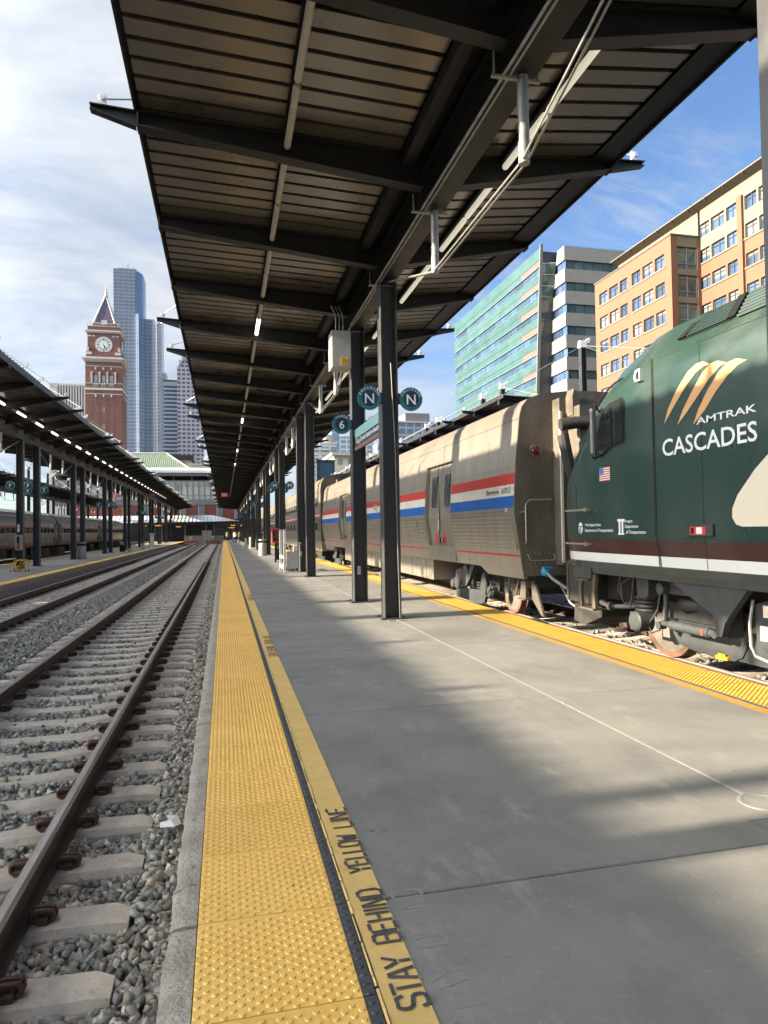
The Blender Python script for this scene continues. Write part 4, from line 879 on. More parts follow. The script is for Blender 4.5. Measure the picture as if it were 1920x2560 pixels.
vs, fs = txt('AMTRAK', .16, .75, .01); b.add([(bpx(2.38+v)-.009, 22.15-u, 2.38+v) for u, v in vs], fs); vs, fs = txt('AMERICA', .08, .7, .004); b.add([(bpx(2.2+v)-.009, 22.15-u, 2.22+v) for u, v in vs], fs)
b.build('emblem', MT['galv'], bag)
b = MB(); b.lathe([(.125, .0), (.125, -.05), (.095, -.055)], (5.60, B0-.03, 3.0), 'y', 24); b.build('marker_bezel', MT['dark_steel_car'], bag, smooth=40)
mat('lens_red', (.10, .012, .010), rough=.2); b = MB(); b.lathe([(.093, -.05), (.07, -.075), (.0, -.085)], (5.60, B0-.03, 3.0), 'y', 20); b.build('marker_lens', MT['lens_red'], bag, smooth=True)
Yf = B0-.09
b = MB(); b.tube([(5.90, B0-.04, 2.11), (5.88, Yf, 2.11), (5.45, Yf, 2.10), (5.38, Yf, 2.05), (5.36, Yf, 1.98), (5.36, Yf, 1.32), (5.35, B0-.04, 1.30)], .013, 6); b.tube([(5.36, Yf, 1.90), (5.24, Yf, 1.87)], .011, 6)
b.tube([(5.17, B0+.05, 1.68), (5.13, B0+.03, 1.66), (5.21, B0+.03, 1.20), (5.26, B0+.05, 1.19)], .014, 6); b.tube([(5.40, B0-.04, 1.10), (5.40, Yf, 1.08), (5.44, Yf, .99), (5.91, Yf, .99), (5.93, Yf, 1.06), (5.93, B0-.04, 1.10)], .012, 6); b.build('grab_rail', MT['chrome'], bag, smooth=True)
b = MB(); b.box(5.97, 7.53, B0-.30, B0-.034, .90, 3.95); b.box(6.12, 7.38, B0-.75, B0-.30, .92, 3.75); b.prism([(6.10, 3.6), (6.10, 3.95), (6.14, 4.08), (6.26, 3.92), (6.26, 3.6)], 'y', B0-.55, B0-.30); b.build('diaphragm', MT['car_end'], bag)
b = MB(); b.box(5.955, 6.0, B0-.345, B0-.302, .95, 3.7); b.build('diaphragm_strip', MT['stripe_white'], bag)
b = MB(); b.tube([(5.74, B0-.75, 3.38), (6.0, B0-.80, 3.42), (6.8, B0-.85, 3.42)], .11, 12); b.tube([(5.76, B0-.8, 3.2), (5.85, B0-.85, 2.6), (6.0, B0-.9, 2.2)], .10, 10); b.build('corner_bellows', MT['under_black'], bag, smooth=True)
b = MB()
for x in (5.45, 5.55, 5.65, 5.75, 5.85): 
    for z in (.93, 1.12): b.lathe([(.0, -.012), (.008, -.008), (.01, 0)], (x, B0-.036, z), 'y', 6)
for i in range(16): b.lathe([(.0, -.012), (.008, -.008), (.01, 0)], (6.10, B0-.302, 1.1+i*.16), 'y', 6)
b.build('rivets', MT['chrome'], bag)
b = MB(); b.lathe([(.07, 0), (.085, -.03), (.085, -.10), (.06, -.13), (.03, -.14)], (5.58, B0-.35, .80), 'y', 14); b.box(5.50, 5.66, B0-.5, B0-.42, .86, .89); b.build('cable_plug', MT['plug_blue'], bag, smooth=40)
b = MB(); b.tube([(5.58, B0-.48, .78), (5.62, B0-.6, .68), (5.75, B0-.9, .52), (5.88, B0-1.2, .50), (5.98, B0-1.5, .62), (6.0, B0-1.7, .75)], .035, 8); b.tube([(5.9, B0-.3, .6), (5.95, B0-.6, .25), (6.05, B0-1.0, .08), (6.15, B0-1.4, .3)], .03, 8); b.tube([(6.1, B0-.3, .6), (6.15, B0-.7, .2), (6.2, B0-1.1, .1), (6.3, B0-1.4, .35)], .03, 8); b.build('jumper_cable', MT['dark_steel_car'], bag, smooth=True)
b = MB(); b.box(5.6, 7.9, B0+.02, 13.0, .45, .79); b.box(6.45, 7.05, B0-1.0, B0, .5, .82); b.build('underframe', MT['under_black'], bag)
b = MB(); b.box(5.30, 5.36, 11.35, 11.55, .30, .62); b.box(5.25, 5.52, 11.30, 11.60, .285, .31); b.prism([(11.15, .55), (11.32, .62), (11.30, .30), (10.95, .05), (10.85, .03), (10.9, .12)], 'x', 5.40, 5.44); b.tube([(5.33, 11.7, .62), (5.27, 11.7, .35), (5.27, 12.0, .30), (5.3, 12.05, .62)], .018, 6); b.build('end_step', MT['truck_brown'], bag)
def bagtruck(par, yc):
    tk = MB(); tk.box(5.9, 7.6, yc-1.6, yc+1.6, .2, .75); to = tk.build('truck', MT['under_black'], par)
    s = 1
    b = MB(); b.prism([(yc+1.05, .13), (yc+.98, -.04), (yc-.55, -.07), (yc-.78, -.02), (yc-.86, .12), (yc-.88, .55), (yc-.80, .64), (yc-.66, .60), (yc-.55, .24), (yc+.5, .20)], 'x', 5.46, 5.52); b.build('side_frame', MT['truck_grey'], to)
    b = MB(); b.prism([(yc+.42, .27), (yc+.30, .72), (yc+.10, .76), (yc-.05, .60), (yc-.2, .76), (yc-.42, .76), (yc-.08, .43), (yc+.14, .26)], 'x', 5.38, 5.46); b.build('yoke', MT['truck_grey'], to)
    b = MB(); b.prism([(yc+1.1, .2), (yc+.95, .62), (yc+.55, .66), (yc+.45, .5), (yc+.85, .15)], 'x', 5.44, 5.6); b.lathe([(.06, -.1), (.06, .1)], (5.5, yc+.6, .22), 'y', 10); b.lathe([(0, -.1), (.10, -.09), (.13, -.02), (.13, .08)], (5.5, yc-1.15, .26), 'x', 14); b.lathe([(0, -.1), (.10, -.09), (.13, -.02), (.13, .08)], (5.5, yc+1.2, .26), 'x', 14); b.build('journal', MT['truck_grey'], to)
    b = MB(); b.tube([(5.42, yc-.95, .55), (5.40, yc-1.1, .40), (5.40, yc-1.0, .18), (5.43, yc-1.2, .12)], .015, 6); b.tube([(5.42, yc-1.3, .5), (5.40, yc-1.25, .3), (5.41, yc-1.1, .2)], .015, 6)
    for i in range(4): b.tube([(5.62+.12*math.cos(t*.6283), yc-.3+.12*math.sin(t*.6283), .20+i*.06) for t in range(10)], .022, 6, closed=True)
    b.build('spring', MT['rubber'], to)
    for dy in (-1.25, 1.3):
        wheel(to, 5.98, yc+dy, .46); wheel(to, 7.52, yc+dy, .46)
bagtruck(bag, 14.55); bagtruck(bag, 33.0)
# ------------------------------------------------------------------ double-deck coaches
SP = [(5.28, .45), (5.25, 1.0), (5.20, 1.3), (5.20, 3.9), (5.26, 4.25), (5.42, 4.52), (5.75, 4.68), (6.2, 4.74), (6.75, 4.76)]
def coach(y0, y1, lab):
    c = thing('double_deck_coach', lab, 'train car', (XC, y0, -.2), 'double-deck coaches'); b = MB()
    b.prism(SP+[(2*XC-x, z) for x, z in reversed(SP[:-1])], 'y', y0, y1); b.build('body', MT['car_steel'], c, smooth=25)
    b = MB(); b.prism([(x+.01, z) for x, z in SP if z > .9]+[(2*XC-x, z) for x, z in reversed(SP[:-1]) if z > .9], 'y', y0-.05, y0-.004); b.box(6.1, 7.4, y0-.4, y0-.05, .6, 4.4); b.build('end_wall', MT['car_end'], c)
    b = MB()
    for z0, z1, mi in ((2.32, 2.40, 0), (2.43, 2.50, 1), (2.53, 2.60, 0)): b.box(5.19, 5.199, y0+.1, y1-.1, z0, z1, mi)
    b.build('stripe', [MT['stripe_red'], MT['stripe_white']], c)
    b = MB(); b.box(5.193, 5.1995, y0+.1, y1-.1, 1.55, 2.30); b.build('dark_band', MT['dark_steel_car'], c)
    b = MB()
    for i in range(6): b.box(5.17, 5.20, y0+.1, y1-.1, 1.0+i*.085, 1.03+i*.085)
    for i in range(4): b.box(5.185, 5.2, y0+.1, y1-.1, 3.65+i*.07, 3.68+i*.07)
    b.build('fluting', MT['car_steel'], c)
    for row in ((3.0, 3.45, 1.25, .62), (1.62, 2.05, 2.5, .62)):
        y = y0+1.2
        while y < y1-1.5:
            b = MB(); b.box(5.186, 5.1915, y-.05, y+row[3]*1.2+.05, row[0]-.05, row[1]+.05); wo = b.build('window', MT['chrome'], c)
            b = MB(); b.box(5.180, 5.1855, y, y+row[3]*1.2, row[0], row[1]); b.build('pane', MT['glass_car'], wo); y += row[2]
    b = MB()
    for yc in (y0+2.8, y1-2.8):
        b.box(5.6, 7.9, yc-1.7, yc+1.7, -.05, .5); b.box(5.45, 5.55, yc-1.5, yc+1.5, .15, .4)
    b.box(5.4, 8.1, y0+6, y1-6, .05, .44); b.build('running_gear', MT['under_black'], c)
    return c
coach(37.2, 62.4, 'first grey double-deck coach behind the baggage car'); coach(63.2, 88.4, 'second grey double-deck coach behind the baggage car'); coach(89.2, 114.4, 'last grey double-deck coach, farthest along the right track')
# ------------------------------------------------------------------ silver train on the left
mat('silver', (.46, .45, .43), (.33, .325, .31), .34, .75, ns=2, st=(1, .3, 3), rv=.08)
TX = -14.6; TR = 1.55
TP = [(1.18, .70), (1.42, .95), (1.53, 1.5), (1.55, 1.95), (1.50, 2.4), (1.38, 2.8), (1.15, 3.1), (.8, 3.28), (.4, 3.37), (0, 3.40)]
def tpx(z): return TX+interp(z, [p[1] for p in TP], [p[0] for p in TP])
def silver(y0, y1, lab):
    c = thing('silver_coach', lab, 'train car', (TX, y0, -.2), 'silver coaches on the left'); b = MB()
    b.prism([(TX+x, z) for x, z in TP]+[(TX-x, z) for x, z in reversed(TP[:-1])], 'y', y0, y1); b.build('body', MT['silver'], c, smooth=25)
    b = MB()
    for z in list(np.arange(1.0, 1.62, .085))+list(np.arange(2.25, 2.95, .09)): b.prism([(tpx(z), z), (tpx(z)+.018, z+.015), (tpx(z+.045)+.018, z+.035), (tpx(z+.05), z+.05)], 'y', y0+.1, y1-.1)
    b.build('fluting', MT['silver'], c)
    b = MB(); b.box(tpx(1.9)-.02, tpx(1.95)+.006, y0+.1, y1-.1, 1.72, 2.12); b.build('window_band', MT['dark_steel_car'], c)
    b = MB(); b.box(tpx(2.15)-.02, tpx(2.15)+.012, y0+.1, y1-.1, 2.13, 2.20, 0); b.box(tpx(1.65)-.02, tpx(1.65)+.012, y0+.1, y1-.1, 1.66, 1.70, 1); b.box(tpx(.9)-.02, tpx(.9)+.012, y0+.1, y1-.1, .80, .94, 0); b.build('stripe', [MT['stripe_red'], MT['stripe_white']], c)
    y = y0+1.5; 
    while y < y1-2:
        b = MB(); b.box(tpx(1.9)-.02, tpx(1.95)+.011, y, y+.86, 1.76, 2.08); b.build('window', MT['glass_dark'], c); y += 1.12
    for ya in (y0-.2, y1-.08):
        b = MB(); b.prism([(TX+x*.93, z*.985) for x, z in TP]+[(TX-x*.93, z*.985) for x, z in reversed(TP[:-1])], 'y', ya, ya+.28); b.build('diaphragm', MT['under_black'], c)
    for ya in (y0+.35, y1-.9):
        b = MB(); b.box(tpx(1.8)-.05, tpx(1.8)+.012, ya, ya+.55, .95, 2.45); b.build('door', MT['dark_steel_car'], c)
    b = MB()
    for yc in (y0+2.3, y1-2.3): b.box(TX-1.2, TX+1.2, yc-1.3, yc+1.3, -.1, .6); b.box(TX+1.1, TX+1.25, yc-.9, yc+.9, .1, .35)
    for k in range(4): b.box(TX-1.2, TX+1.2+.05*(k % 2), y0+5+k*2.2, y0+6.3+k*2.2, .12, .75)
    b.build('running_gear', MT['under_black'], c)
silver(3.2, 21.4, 'unseen silver coach added beyond the left edge to shade the tracks'); silver(22.0, 40.3, 'nearest silver ribbed coach, cut by the left edge'); silver(40.9, 59.1, 'second silver ribbed coach behind the yellow ladder'); silver(59.7, 77.9, 'third silver ribbed coach behind the left platform'); silver(78.5, 96.7, 'farthest silver ribbed coach at the left platform')  # first coach is out of view, added to block sun on the track bed
# ------------------------------------------------------------------ signs
mat('sign_red', (.50, .045, .035), rough=.5); mat('led', (1.0, .42, .05), rough=.5, emit=.5); mat('copper', (.30, .145, .10), (.22, .11, .08), .45, .3, ns=8); mat('teal_print', (.16, .42, .42), (.34, .48, .46), .4, ns=12, st=(1, 3, .5))
mat('box_grey', (.47, .465, .44), (.40, .395, .37), .5, .1, ns=5)
def disc_sign(kind, word, ch, x, y, z, r_, side, label, n=26):
    t = thing('round_sign', label, 'sign', (x, y, z), 'round platform signs')
    b = MB(); b.lathe([(r_, -.018), (r_, .018)], (x, y-.16, z), 'y', n); b.build('rim_disc', MT['sign_teal'], t, smooth=40)
    b = MB(); b.lathe([(r_*.68, -.0215), (r_*.68, -.019)], (x, y-.16, z), 'y', n); b.build('centre_disc', MT['sign_navy'], t)
    b = MB(); addtxt(b, ch, r_*.85, (x, y-.16-.024, z-.01), (1, 0, 0), (0, 0, 1), bold=.012, width=None); b.build('character', MT['sign_white'], t)
    if word:
        b = MB(); m_ = len(word)
        for i, c in enumerate(word):
            a = R(90)+R(19)*((m_-1)/2-i)
            addtxt(b, c, r_*.20, (x+r_*.835*math.cos(a), y-.16-.0215, z+r_*.835*math.sin(a)), (math.sin(a), 0, -math.cos(a)), (math.cos(a), 0, math.sin(a)), bold=.01)
        b.build('small_word', MT['sign_white'], t)
    xa, xb = (x+r_*.9, x+r_+.03) if side < 0 else (x-r_-.03, x-r_*.9)
    b = MB(); b.box(xa, xb, y-.172, y-.148, z-.10, z+.10); b.build('bracket', MT['steel_dark'], t)
cl, cr_ = CX-.15, CX+.15; sr = .215
for nm, y, w_ in (('N', 11.9, 1), ('M', 35.1, 1), ('L', 58.3, 0), ('K', 81.5, 0), ('J', 104.7, 0)):
    for s in (-1, 1):
        disc_sign('position', 'POSITION' if w_ else '', nm, (cl-sr-.02) if s < 0 else (cr_+sr+.02), y, 3.95, sr, s, f"round teal position {nm} sign on the {'left' if s < 0 else 'right'} side of its column, near canopy")
    for s in (-1, 1):
        disc_sign('track', 'TRACK' if w_ else '', '6' if s < 0 else '5', (cl-sr-.02) if s < 0 else (cr_+sr+.02), y+2.9, 3.93, sr, s, f"round teal track {'6' if s < 0 else '5'} sign, {'left' if s < 0 else 'right'} side of the column just beyond the {nm} signs")
LC = CX-12.3
for nm, y, w_ in (('F', 35.1, 1), ('E', 58.3, 0), ('D', 81.5, 0), ('C', 104.7, 0)):
    for s in (-1, 1):
        disc_sign('position', 'POSITION' if w_ else '', nm, LC+s*(.15+sr+.02), y, 3.95, sr, s, f"round teal position {nm} sign, {'left' if s < 0 else 'right'} side of its column across the tracks")
        disc_sign('track', 'TRACK' if w_ else '', '8' if s < 0 else '7', LC+s*(.15+sr+.02), y+2.9, 3.90, sr, s, f"round teal track {'8' if s < 0 else '7'} sign across the tracks beyond {nm} signs, {'left' if s < 0 else 'right'} of its column")
# station name board between the first pair of columns
t = thing('station_name_board', 'dark station name board with teal strip hanging between the first two columns', 'sign', (2.86, 13.3, 3.4))
b = MB(); b.box(2.835, 2.875, 12.07, 14.62, 3.42, 3.72); b.build('board', MT['sign_navy'], t)
b = MB(); b.box(2.829, 2.834, 12.09, 14.60, 3.60, 3.80); b.build('teal_strip', MT['teal_print'], t)
b = MB(); b.box(2.825, 2.88, 12.07, 14.62, 3.34, 3.415); b.build('copper_edge', MT['copper'], t)
b = MB(); addtxt(b, 'King Street Station-Seattle', .13, (2.831, 13.33, 3.515), (0, -1, 0), (0, 0, 1), width=2.3, bold=.01); b.build('station_name', MT['sign_white'], t)
b = MB()
for z in (3.38, 3.70): b.box(2.84, 2.87, 14.62, 14.68, z-.03, z+.03); b.box(2.84, 2.87, 12.02, 12.07, z-.03, z+.03)
b.build('bracket', MT['white_paint'], t)
# electrical cabinet on the second column
t = thing('electrical_cabinet', 'grey electrical cabinet with yellow sticker high on the second column', 'cabinet', (2.5, 14.5, 5.1))
b = MB(); b.box(2.30, 2.72, 14.34, 14.80, 5.12, 5.92); b.build('enclosure', MT['box_grey'], t)
b = MB(); b.box(2.315, 2.705, 14.33, 14.339, 5.135, 5.905); b.build('door', MT['box_grey'], t)
b = MB(); b.box(2.49, 2.66, 14.324, 14.329, 5.17, 5.32, 0); b.box(2.52, 2.63, 14.3225, 14.3235, 5.27, 5.285, 1); b.box(2.51, 2.64, 14.3225, 14.3235, 5.235, 5.243, 1); b.box(2.51, 2.64, 14.3225, 14.3235, 5.205, 5.211, 1); b.build('warning_sticker', [MT['yellow_gloss'], MT['print_black']], t)
b = MB()
for x in (2.42, 2.5, 2.58): b.tube([(x, 14.5, 5.9), (x, 14.5, 6.3), (x-.1, 14.5, 6.5)], .014, 6)
b.tube([(2.79, 14.1, 6.075), (2.76, 14.4, 6.06), (2.70, 14.5, 5.98), (2.69, 14.5, 5.9)], .0165, 6); b.build('conduit', MT['galv'], t, smooth=True)
b = MB(); b.tube([(2.95, 11.74, 4.6), (3.0, 11.70, 3.0), (3.02, 11.71, 1.2), (3.045, 11.72, .02)], .010, 6); b.build('column_cable', MT['steel_grey'], can, smooth=True)
for y in (14.8, 26.4, 38.0): b = MB(); b.box(2.86, 2.93, y-.165, y-.008, .62, .80); b.build('outlet_box', MT['galv'], can)
for x in (-.10, .06): b = MB(); b.box(CX+x-.05, CX+x+.05, 11.45, 11.56, .0, .012); b.build('floor_plate', MT['galv'], plat)
# distance markers 250'
for x, y, lab in ((.12, 88, 'small red 250 foot marker hanging under the near canopy'), (-8.66, 88, 'small red 250 foot marker under canopy across the tracks, right one'), (-12.8, 88, 'small red 250 foot marker under canopy across the tracks, left one')):
    t = thing('distance_marker', lab, 'sign', (x, y, 6.3), 'red 250 foot markers')
    b = MB(); b.box(x-.45, x+.45, y, y+.05, 6.04, 6.60); b.build('panel', MT['sign_red'], t)
    b = MB(); addtxt(b, "250'", .36, (x, y-.012, 6.32), (1, 0, 0), (0, 0, 1), width=.68, bold=.01); b.build('numerals', MT['sign_white'], t)
    b = MB(); b.box(x-.3, x-.27, y+.02, y+.04, 6.6, 7.0); b.box(x+.27, x+.3, y+.02, y+.04, 6.6, 7.0); b.build('hanger', MT['steel_dark'], t)
# departure displays
for i, (x0, x1, y, z0, z1, lab) in enumerate(((.73, 1.93, 100, 2.28, 2.70, 'upper amber departure display at the platform end'), (.46, 1.88, 108, 2.0, 2.36, 'lower wide amber departure display beneath the upper one'), (2.09, 2.9, 100, 2.25, 2.70, 'amber departure display nearest the columns at the platform end'), (-8.9, -7.6, 92, 2.3, 2.68, 'amber departure display on the left platform, right one'), (-10.1, -9.4, 92, 2.3, 2.68, 'amber departure display on the left platform, left one'), (-7.6, -6.3, 112, 2.3, 2.7, 'farthest amber departure display on the left platform'))):
    t = thing('departure_display', lab, 'display', (x0, y, z0), 'departure displays')
    b = MB(); b.box(x0, x1, y, y+.2, z0, z1); b.build('case', MT['steel_dark'], t)
    b = MB(); b.box(x0-.02, x1+.02, y-.01, y+.21, z1, z1+.04); b.build('top_trim', MT['galv'], t)
    b = MB(); r2 = random.Random(i)
    for row in range(1, 2):
        x = x0+.25
        while x < x1-.35:
            ww = r2.uniform(.06, .2); b.box(x, min(x+ww, x1-.12), y-.012, y-.004, z0+.08+row*.13, z0+.15+row*.13); x += ww+r2.uniform(.03, .1)
    b.build('text_rows', MT['led'], t)
    b = MB(); b.box((x0+x1)/2-.02, (x0+x1)/2+.02, y+.08, y+.12, z1+.04, 6.1); b.build('drop_rod', MT['steel_dark'], t)
# ------------------------------------------------------------------ platform furniture
t = thing('wheelchair_lift', 'white framed wheelchair lift standing left of the second column pair', 'lift', (2.45, 27.2, 0))
b = MB()
for x, y in ((2.22, 26.3), (2.22, 28.1)): b.box(x, x+.10, y, y+.07, .0, 1.66)
b.box(2.23, 2.31, 26.37, 28.1, .12, .24); b.box(2.23, 2.31, 26.37, 28.1, .52, .60); b.box(2.22, 2.9, 26.25, 26.31, 1.10, 1.15); b.box(2.80, 2.86, 26.25, 26.31, .0, 1.12); b.build('frame', MT['white_paint'], t)
b = MB(); b.box(2.36, 2.78, 26.32, 26.38, .16, .82); b.box(2.36, 2.78, 26.45, 27.9, .14, .20); b.build('panel', MT['box_grey'], t)
b = MB(); b.box(2.34, 2.86, 26.30, 27.9, .025, .05); b.build('platform_plate', MT['white_paint'], t)
b = MB()
for x, y in ((2.34, 26.5), (2.75, 26.5), (2.34, 27.8), (2.75, 27.8)): b.lathe([(.0, -.03), (.07, -.03), (.07, .03), (0, .03)], (x, y, .075), 'x', 12)
b.build('caster', MT['black'], t)
b = MB(); b.tube([(2.40, 26.28, 1.10), (2.62, 26.27, 1.10), (2.60, 26.27, .80)], .02, 6); b.build('handle', MT['white_paint'], t)
t = thing('hose_cabinet', 'red fire hose cabinet on post behind the white lift', 'cabinet', (2.5, 37.5, 0)); b = MB(); b.box(2.36, 2.74, 34.6, 34.9, 1.0, 1.75); b.build('box', MT['red_label'], t); b = MB(); b.box(2.50, 2.58, 34.74, 34.82, 0, 1.0); b.build('post', MT['steel_dark'], t); b = MB(); b.box(2.41, 2.69, 34.585, 34.597, 1.08, 1.66); b.build('glass', MT['glass_dark'], t)
def bin_(x, y, lab, grp='waste bins'):
    t = thing('waste_bin', lab, 'bin', (x, y, 0), grp)
    b = MB(); b.lathe([(.24, 0), (.26, .03), (.26, .82), (.24, .84)], (x, y, 0), n=20); b.build('drum', MT['box_grey'], t, smooth=40)
    b = MB()
    for a in range(4): b.box(x+.22*math.cos(a*1.57)-.015, x+.22*math.cos(a*1.57)+.015, y+.22*math.sin(a*1.57)-.015, y+.22*math.sin(a*1.57)+.015, .84, 1.0)
    b.lathe([(.0, .90), (.2, .86)], (x, y, 0), n=16); b.build('mouth', MT['black'], t)
    b = MB(); b.lathe([(.27, 1.0), (.28, 1.03), (.27, 1.07), (.0, 1.09)], (x, y, 0), n=20); b.build('lid', MT['galv'], t, smooth=40)
bin_(2.48, 45.4, 'grey round waste bin beside the columns on the near platform'); bin_(-8.95, 47.0, 'grey round waste bin on the platform across the tracks')
b = MB(); b.lathe([(.11, 0), (.11, 1.0), (.08, 1.06), (0, 1.08)], (2.45, 66, 0), n=14); tag(b.build('bollard', MT['cream'], smooth=40), 'short pale bollard far along the near platform', 'bollard')
t = thing('safety_cone', 'folded blue and white caution board beside the pale bollard', 'board', (2.0, 65, 0)); b = MB(); b.prism([(1.80, 0), (2.2, 0), (2.06, .9), (1.94, .9)], 'y', 65, 65.04); b.build('front_panel', MT['teal_print'], t); b = MB(); b.prism([(1.80, 0), (2.2, 0), (2.06, .9), (1.94, .9)], 'y', 65.3, 65.34); b.box(1.96, 2.04, 65.0, 65.34, .86, .95); b.build('rear_panel', MT['white_paint'], t)
# yellow step stool on the other platform
t = thing('step_ladder', 'low yellow tubular boarding step on the platform across the tracks', 'step stool', (-8.8, 32.9, 0)); x0, x1 = -9.1, -8.5
b = MB()
for y in (32.55, 33.05):
    b.tube([(x0, y, .05), (x0, y, .20), (x0+.02, y, .24), (x0+.14, y, .44), (x0+.20, y, .50), (x1-.07, y, .50), (x1, y, .45), (x1, y, .05)], .022, 7); b.tube([(x0+.22, y, .05), (x0+.22, y, .22)], .02, 7); b.tube([(x0+.22, y, .10), (x1, y, .10)], .018, 7); b.tube([(x0+.24, y, .12), (x1-.12, y, .46)], .018, 7)
b.build('frame', MT['yellow_gloss'], t, smooth=True)
b = MB(); b.box(x0-.01, x0+.24, 32.57, 33.03, .20, .23); b.box(x0+.24, x1-.04, 32.57, 33.03, .485, .505); b.build('tread', MT['yellow_gloss'], t)
b = MB()
for x in (x0, x0+.22, x1):
    for y in (32.55, 33.05): b.lathe([(.028, 0), (.028, .05)], (x, y, 0), n=8)
b.build('rubber_foot', MT['black'], t)
t = thing('extinguisher_cabinet', 'grey fire extinguisher cabinet on the first visible column at left', 'cabinet', (LC, 34.9, .9)); b = MB(); b.box(LC-.14, LC+.14, 34.72, 34.94, .9, 1.62); b.build('case', MT['galv'], t); b = MB(); b.box(LC-.05, LC+.05, 34.705, 34.718, .98, 1.54); b.build('window', MT['glass_dark'], t); b = MB(); b.lathe([(.0, 0), (.035, .01), (.035, .22), (.0, .26)], (LC, 34.70, 1.0), n=8); b.build('extinguisher', MT['red_label'], t); b = MB(); b.box(LC-.05, LC+.05, 34.78, 34.80, 1.75, 2.10); b.build('notice', MT['white_paint'], t)
for x, y, s, m_, lab in ((-8.55, 62, 1.0, 'black', 'dark suitcase standing on the left platform'), (-7.98, 62.3, .55, 'white_paint', 'small white bag on the left platform beside the dark suitcase'), (-8.0, 72, .9, 'box_grey', 'pale suitcase farther along the left platform')):
    t = thing('suitcase', lab, 'suitcase', (x, y, 0), 'luggage on the left platform'); b = MB(); b.box(x-.2*s, x+.2*s, y-.14*s, y+.14*s, .05, .62*s); b.build('shell', MT[m_], t); b = MB(); b.tube([(x-.1, y, .62*s), (x-.1, y, .62*s+.16), (x+.1, y, .62*s+.16), (x+.1, y, .62*s)], .014, 6); b.build('handle', MT['galv'], t); b = MB(); b.box(x-.18*s, x-.12*s, y-.1, y+.1, 0, .06); b.box(x+.12*s, x+.18*s, y-.1, y+.1, 0, .06); b.build('wheel', MT['black'], t)
# end of the tracks
t = thing('equipment_cabinet', 'large grey equipment cabinet at the end of the tracks', 'cabinet', (-2.85, 118.4, -.4)); b = MB(); b.box(-3.6, -2.05, 118, 119, -.4, 1.82); b.build('body', MT['box_grey'], t); b = MB(); b.box(-3.66, -1.99, 117.95, 119.05, 1.82, 1.90); b.build('lid', MT['galv'], t); b = MB(); b.box(-2.84, -2.82, 117.98, 117.995, -.2, 1.75); b.build('door_gap', MT['black'], t)
for xc, lab in ((XA, 'red bumping post with white marker at end of the near track'), (XB, 'red bumping post at end of the track by the left platform')):
    t = thing('bumping_post', lab, 'buffer stop', (xc, 116, -.4)); b = MB(); b.box(xc-1.0, xc-.85, 115.6, 117.5, -.4, .15); b.box(xc+.85, xc+1.0, 115.6, 117.5, -.4, .15); b.box(xc-1.1, xc+1.1, 115.4, 115.6, -.05, .2); b.build('beam', MT['sign_red'], t); b = MB(); b.box(xc-.06, xc+.06, 115.3, 115.39, .2, .7); b.box(xc-.2, xc+.2, 115.28, 115.36, .66, .95); b.build('marker', MT['white_paint'], t)
for x0, x1, y, h, lab in ((-6.6, -3.7, 119.5, 1.0, 'low pale concrete barrier left of the grey cabinet'), (-1.95, -.1, 120, .9, 'low pale concrete barrier right of the grey cabinet')):
    t = thing('end_barrier', lab, 'barrier', (x0, y, -.4), 'barriers at the track end'); b = MB(); b.prism([(y-.25, -.45), (y+.25, -.45), (y+.1, h*.5), (y+.08, h), (y-.08, h), (y-.1, h*.5)], 'x', x0, x1); b.build('wall', MT['curb_concrete'], t); b = MB(); b.tube([(x0, y-.3, h+.12), (x1, y-.3, h+.12)], .025, 6)
    for k in range(4): b.tube([(x0+.1+k*(x1-x0-.2)/3, y-.3, -.4), (x0+.1+k*(x1-x0-.2)/3, y-.3, h+.12)], .02, 6)
    b.build('railing', MT['galv'], t)
t = thing('service_post', 'pale service post beside a left platform column', 'post', (-7.9, 80, 0)); b = MB(); b.box(-8.1, -7.7, 80, 80.4, 0, 1.35); b.build('box', MT['white_paint'], t); b = MB(); b.box(-8.15, -7.65, 79.95, 80.45, 1.35, 1.6); b.build('cap', MT['box_grey'], t)
# scrap of paper, twigs and leaves by the curb
b = MB(); px_ = [(-.43, 4.76), (-.335, 4.72), (-.30, 4.82), (-.325, 4.93), (-.405, 4.93), (-.375, 4.86), (-.44, 4.84)]
b.add([(x, y, -.352+.016*math.sin(i*2.1)) for i, (x, y) in enumerate(px_)]+[(-.37, 4.83, -.335)], [(i, (i+1) % 7, 7) for i in range(7)]); tag(b.build('paper_scrap', MT['print_white']), 'torn scrap of white paper on the ballast beside the platform', 'paper')
mat('leaf_dry', (.16, .10, .055), (.10, .065, .04), .8, ns=40)
b = MB()
for k in range(420):
    y = rnd.uniform(2, 16); x = -.235-abs(rnd.gauss(0, .06)); s = rnd.uniform(.008, .022); a = rnd.random()*6.28; z = -.385+rnd.uniform(0, .03)
    b.add([(x+s*math.cos(a), y+s*math.sin(a), z), (x+.5*s*math.cos(a+1.6), y+.5*s*math.sin(a+1.6), z+.008), (x-s*math.cos(a), y-s*math.sin(a), z+rnd.uniform(-.004, .01)), (x+.5*s*math.cos(a-1.6), y+.5*s*math.sin(a-1.6), z+.004)], [(0, 1, 2, 3)])
for k in range(70):
    y = rnd.uniform(2.2, 11); x = -.25-rnd.random()*.16; a = rnd.uniform(0, 6.28); l2 = rnd.uniform(.03, .10); z = -.375+rnd.uniform(0, .015); b.tube([(x, y, z), (x+l2*.5*math.cos(a), y+l2*.5*math.sin(a), z+.008), (x+l2*math.cos(a+.3), y+l2*math.sin(a+.3), z)], .0016, 4)
o = b.build('leaf_litter', MT['leaf_dry'], fix=False); o['kind'] = 'stuff'; o['label'] = 'dry leaf scraps and twigs along the foot of the platform edge'
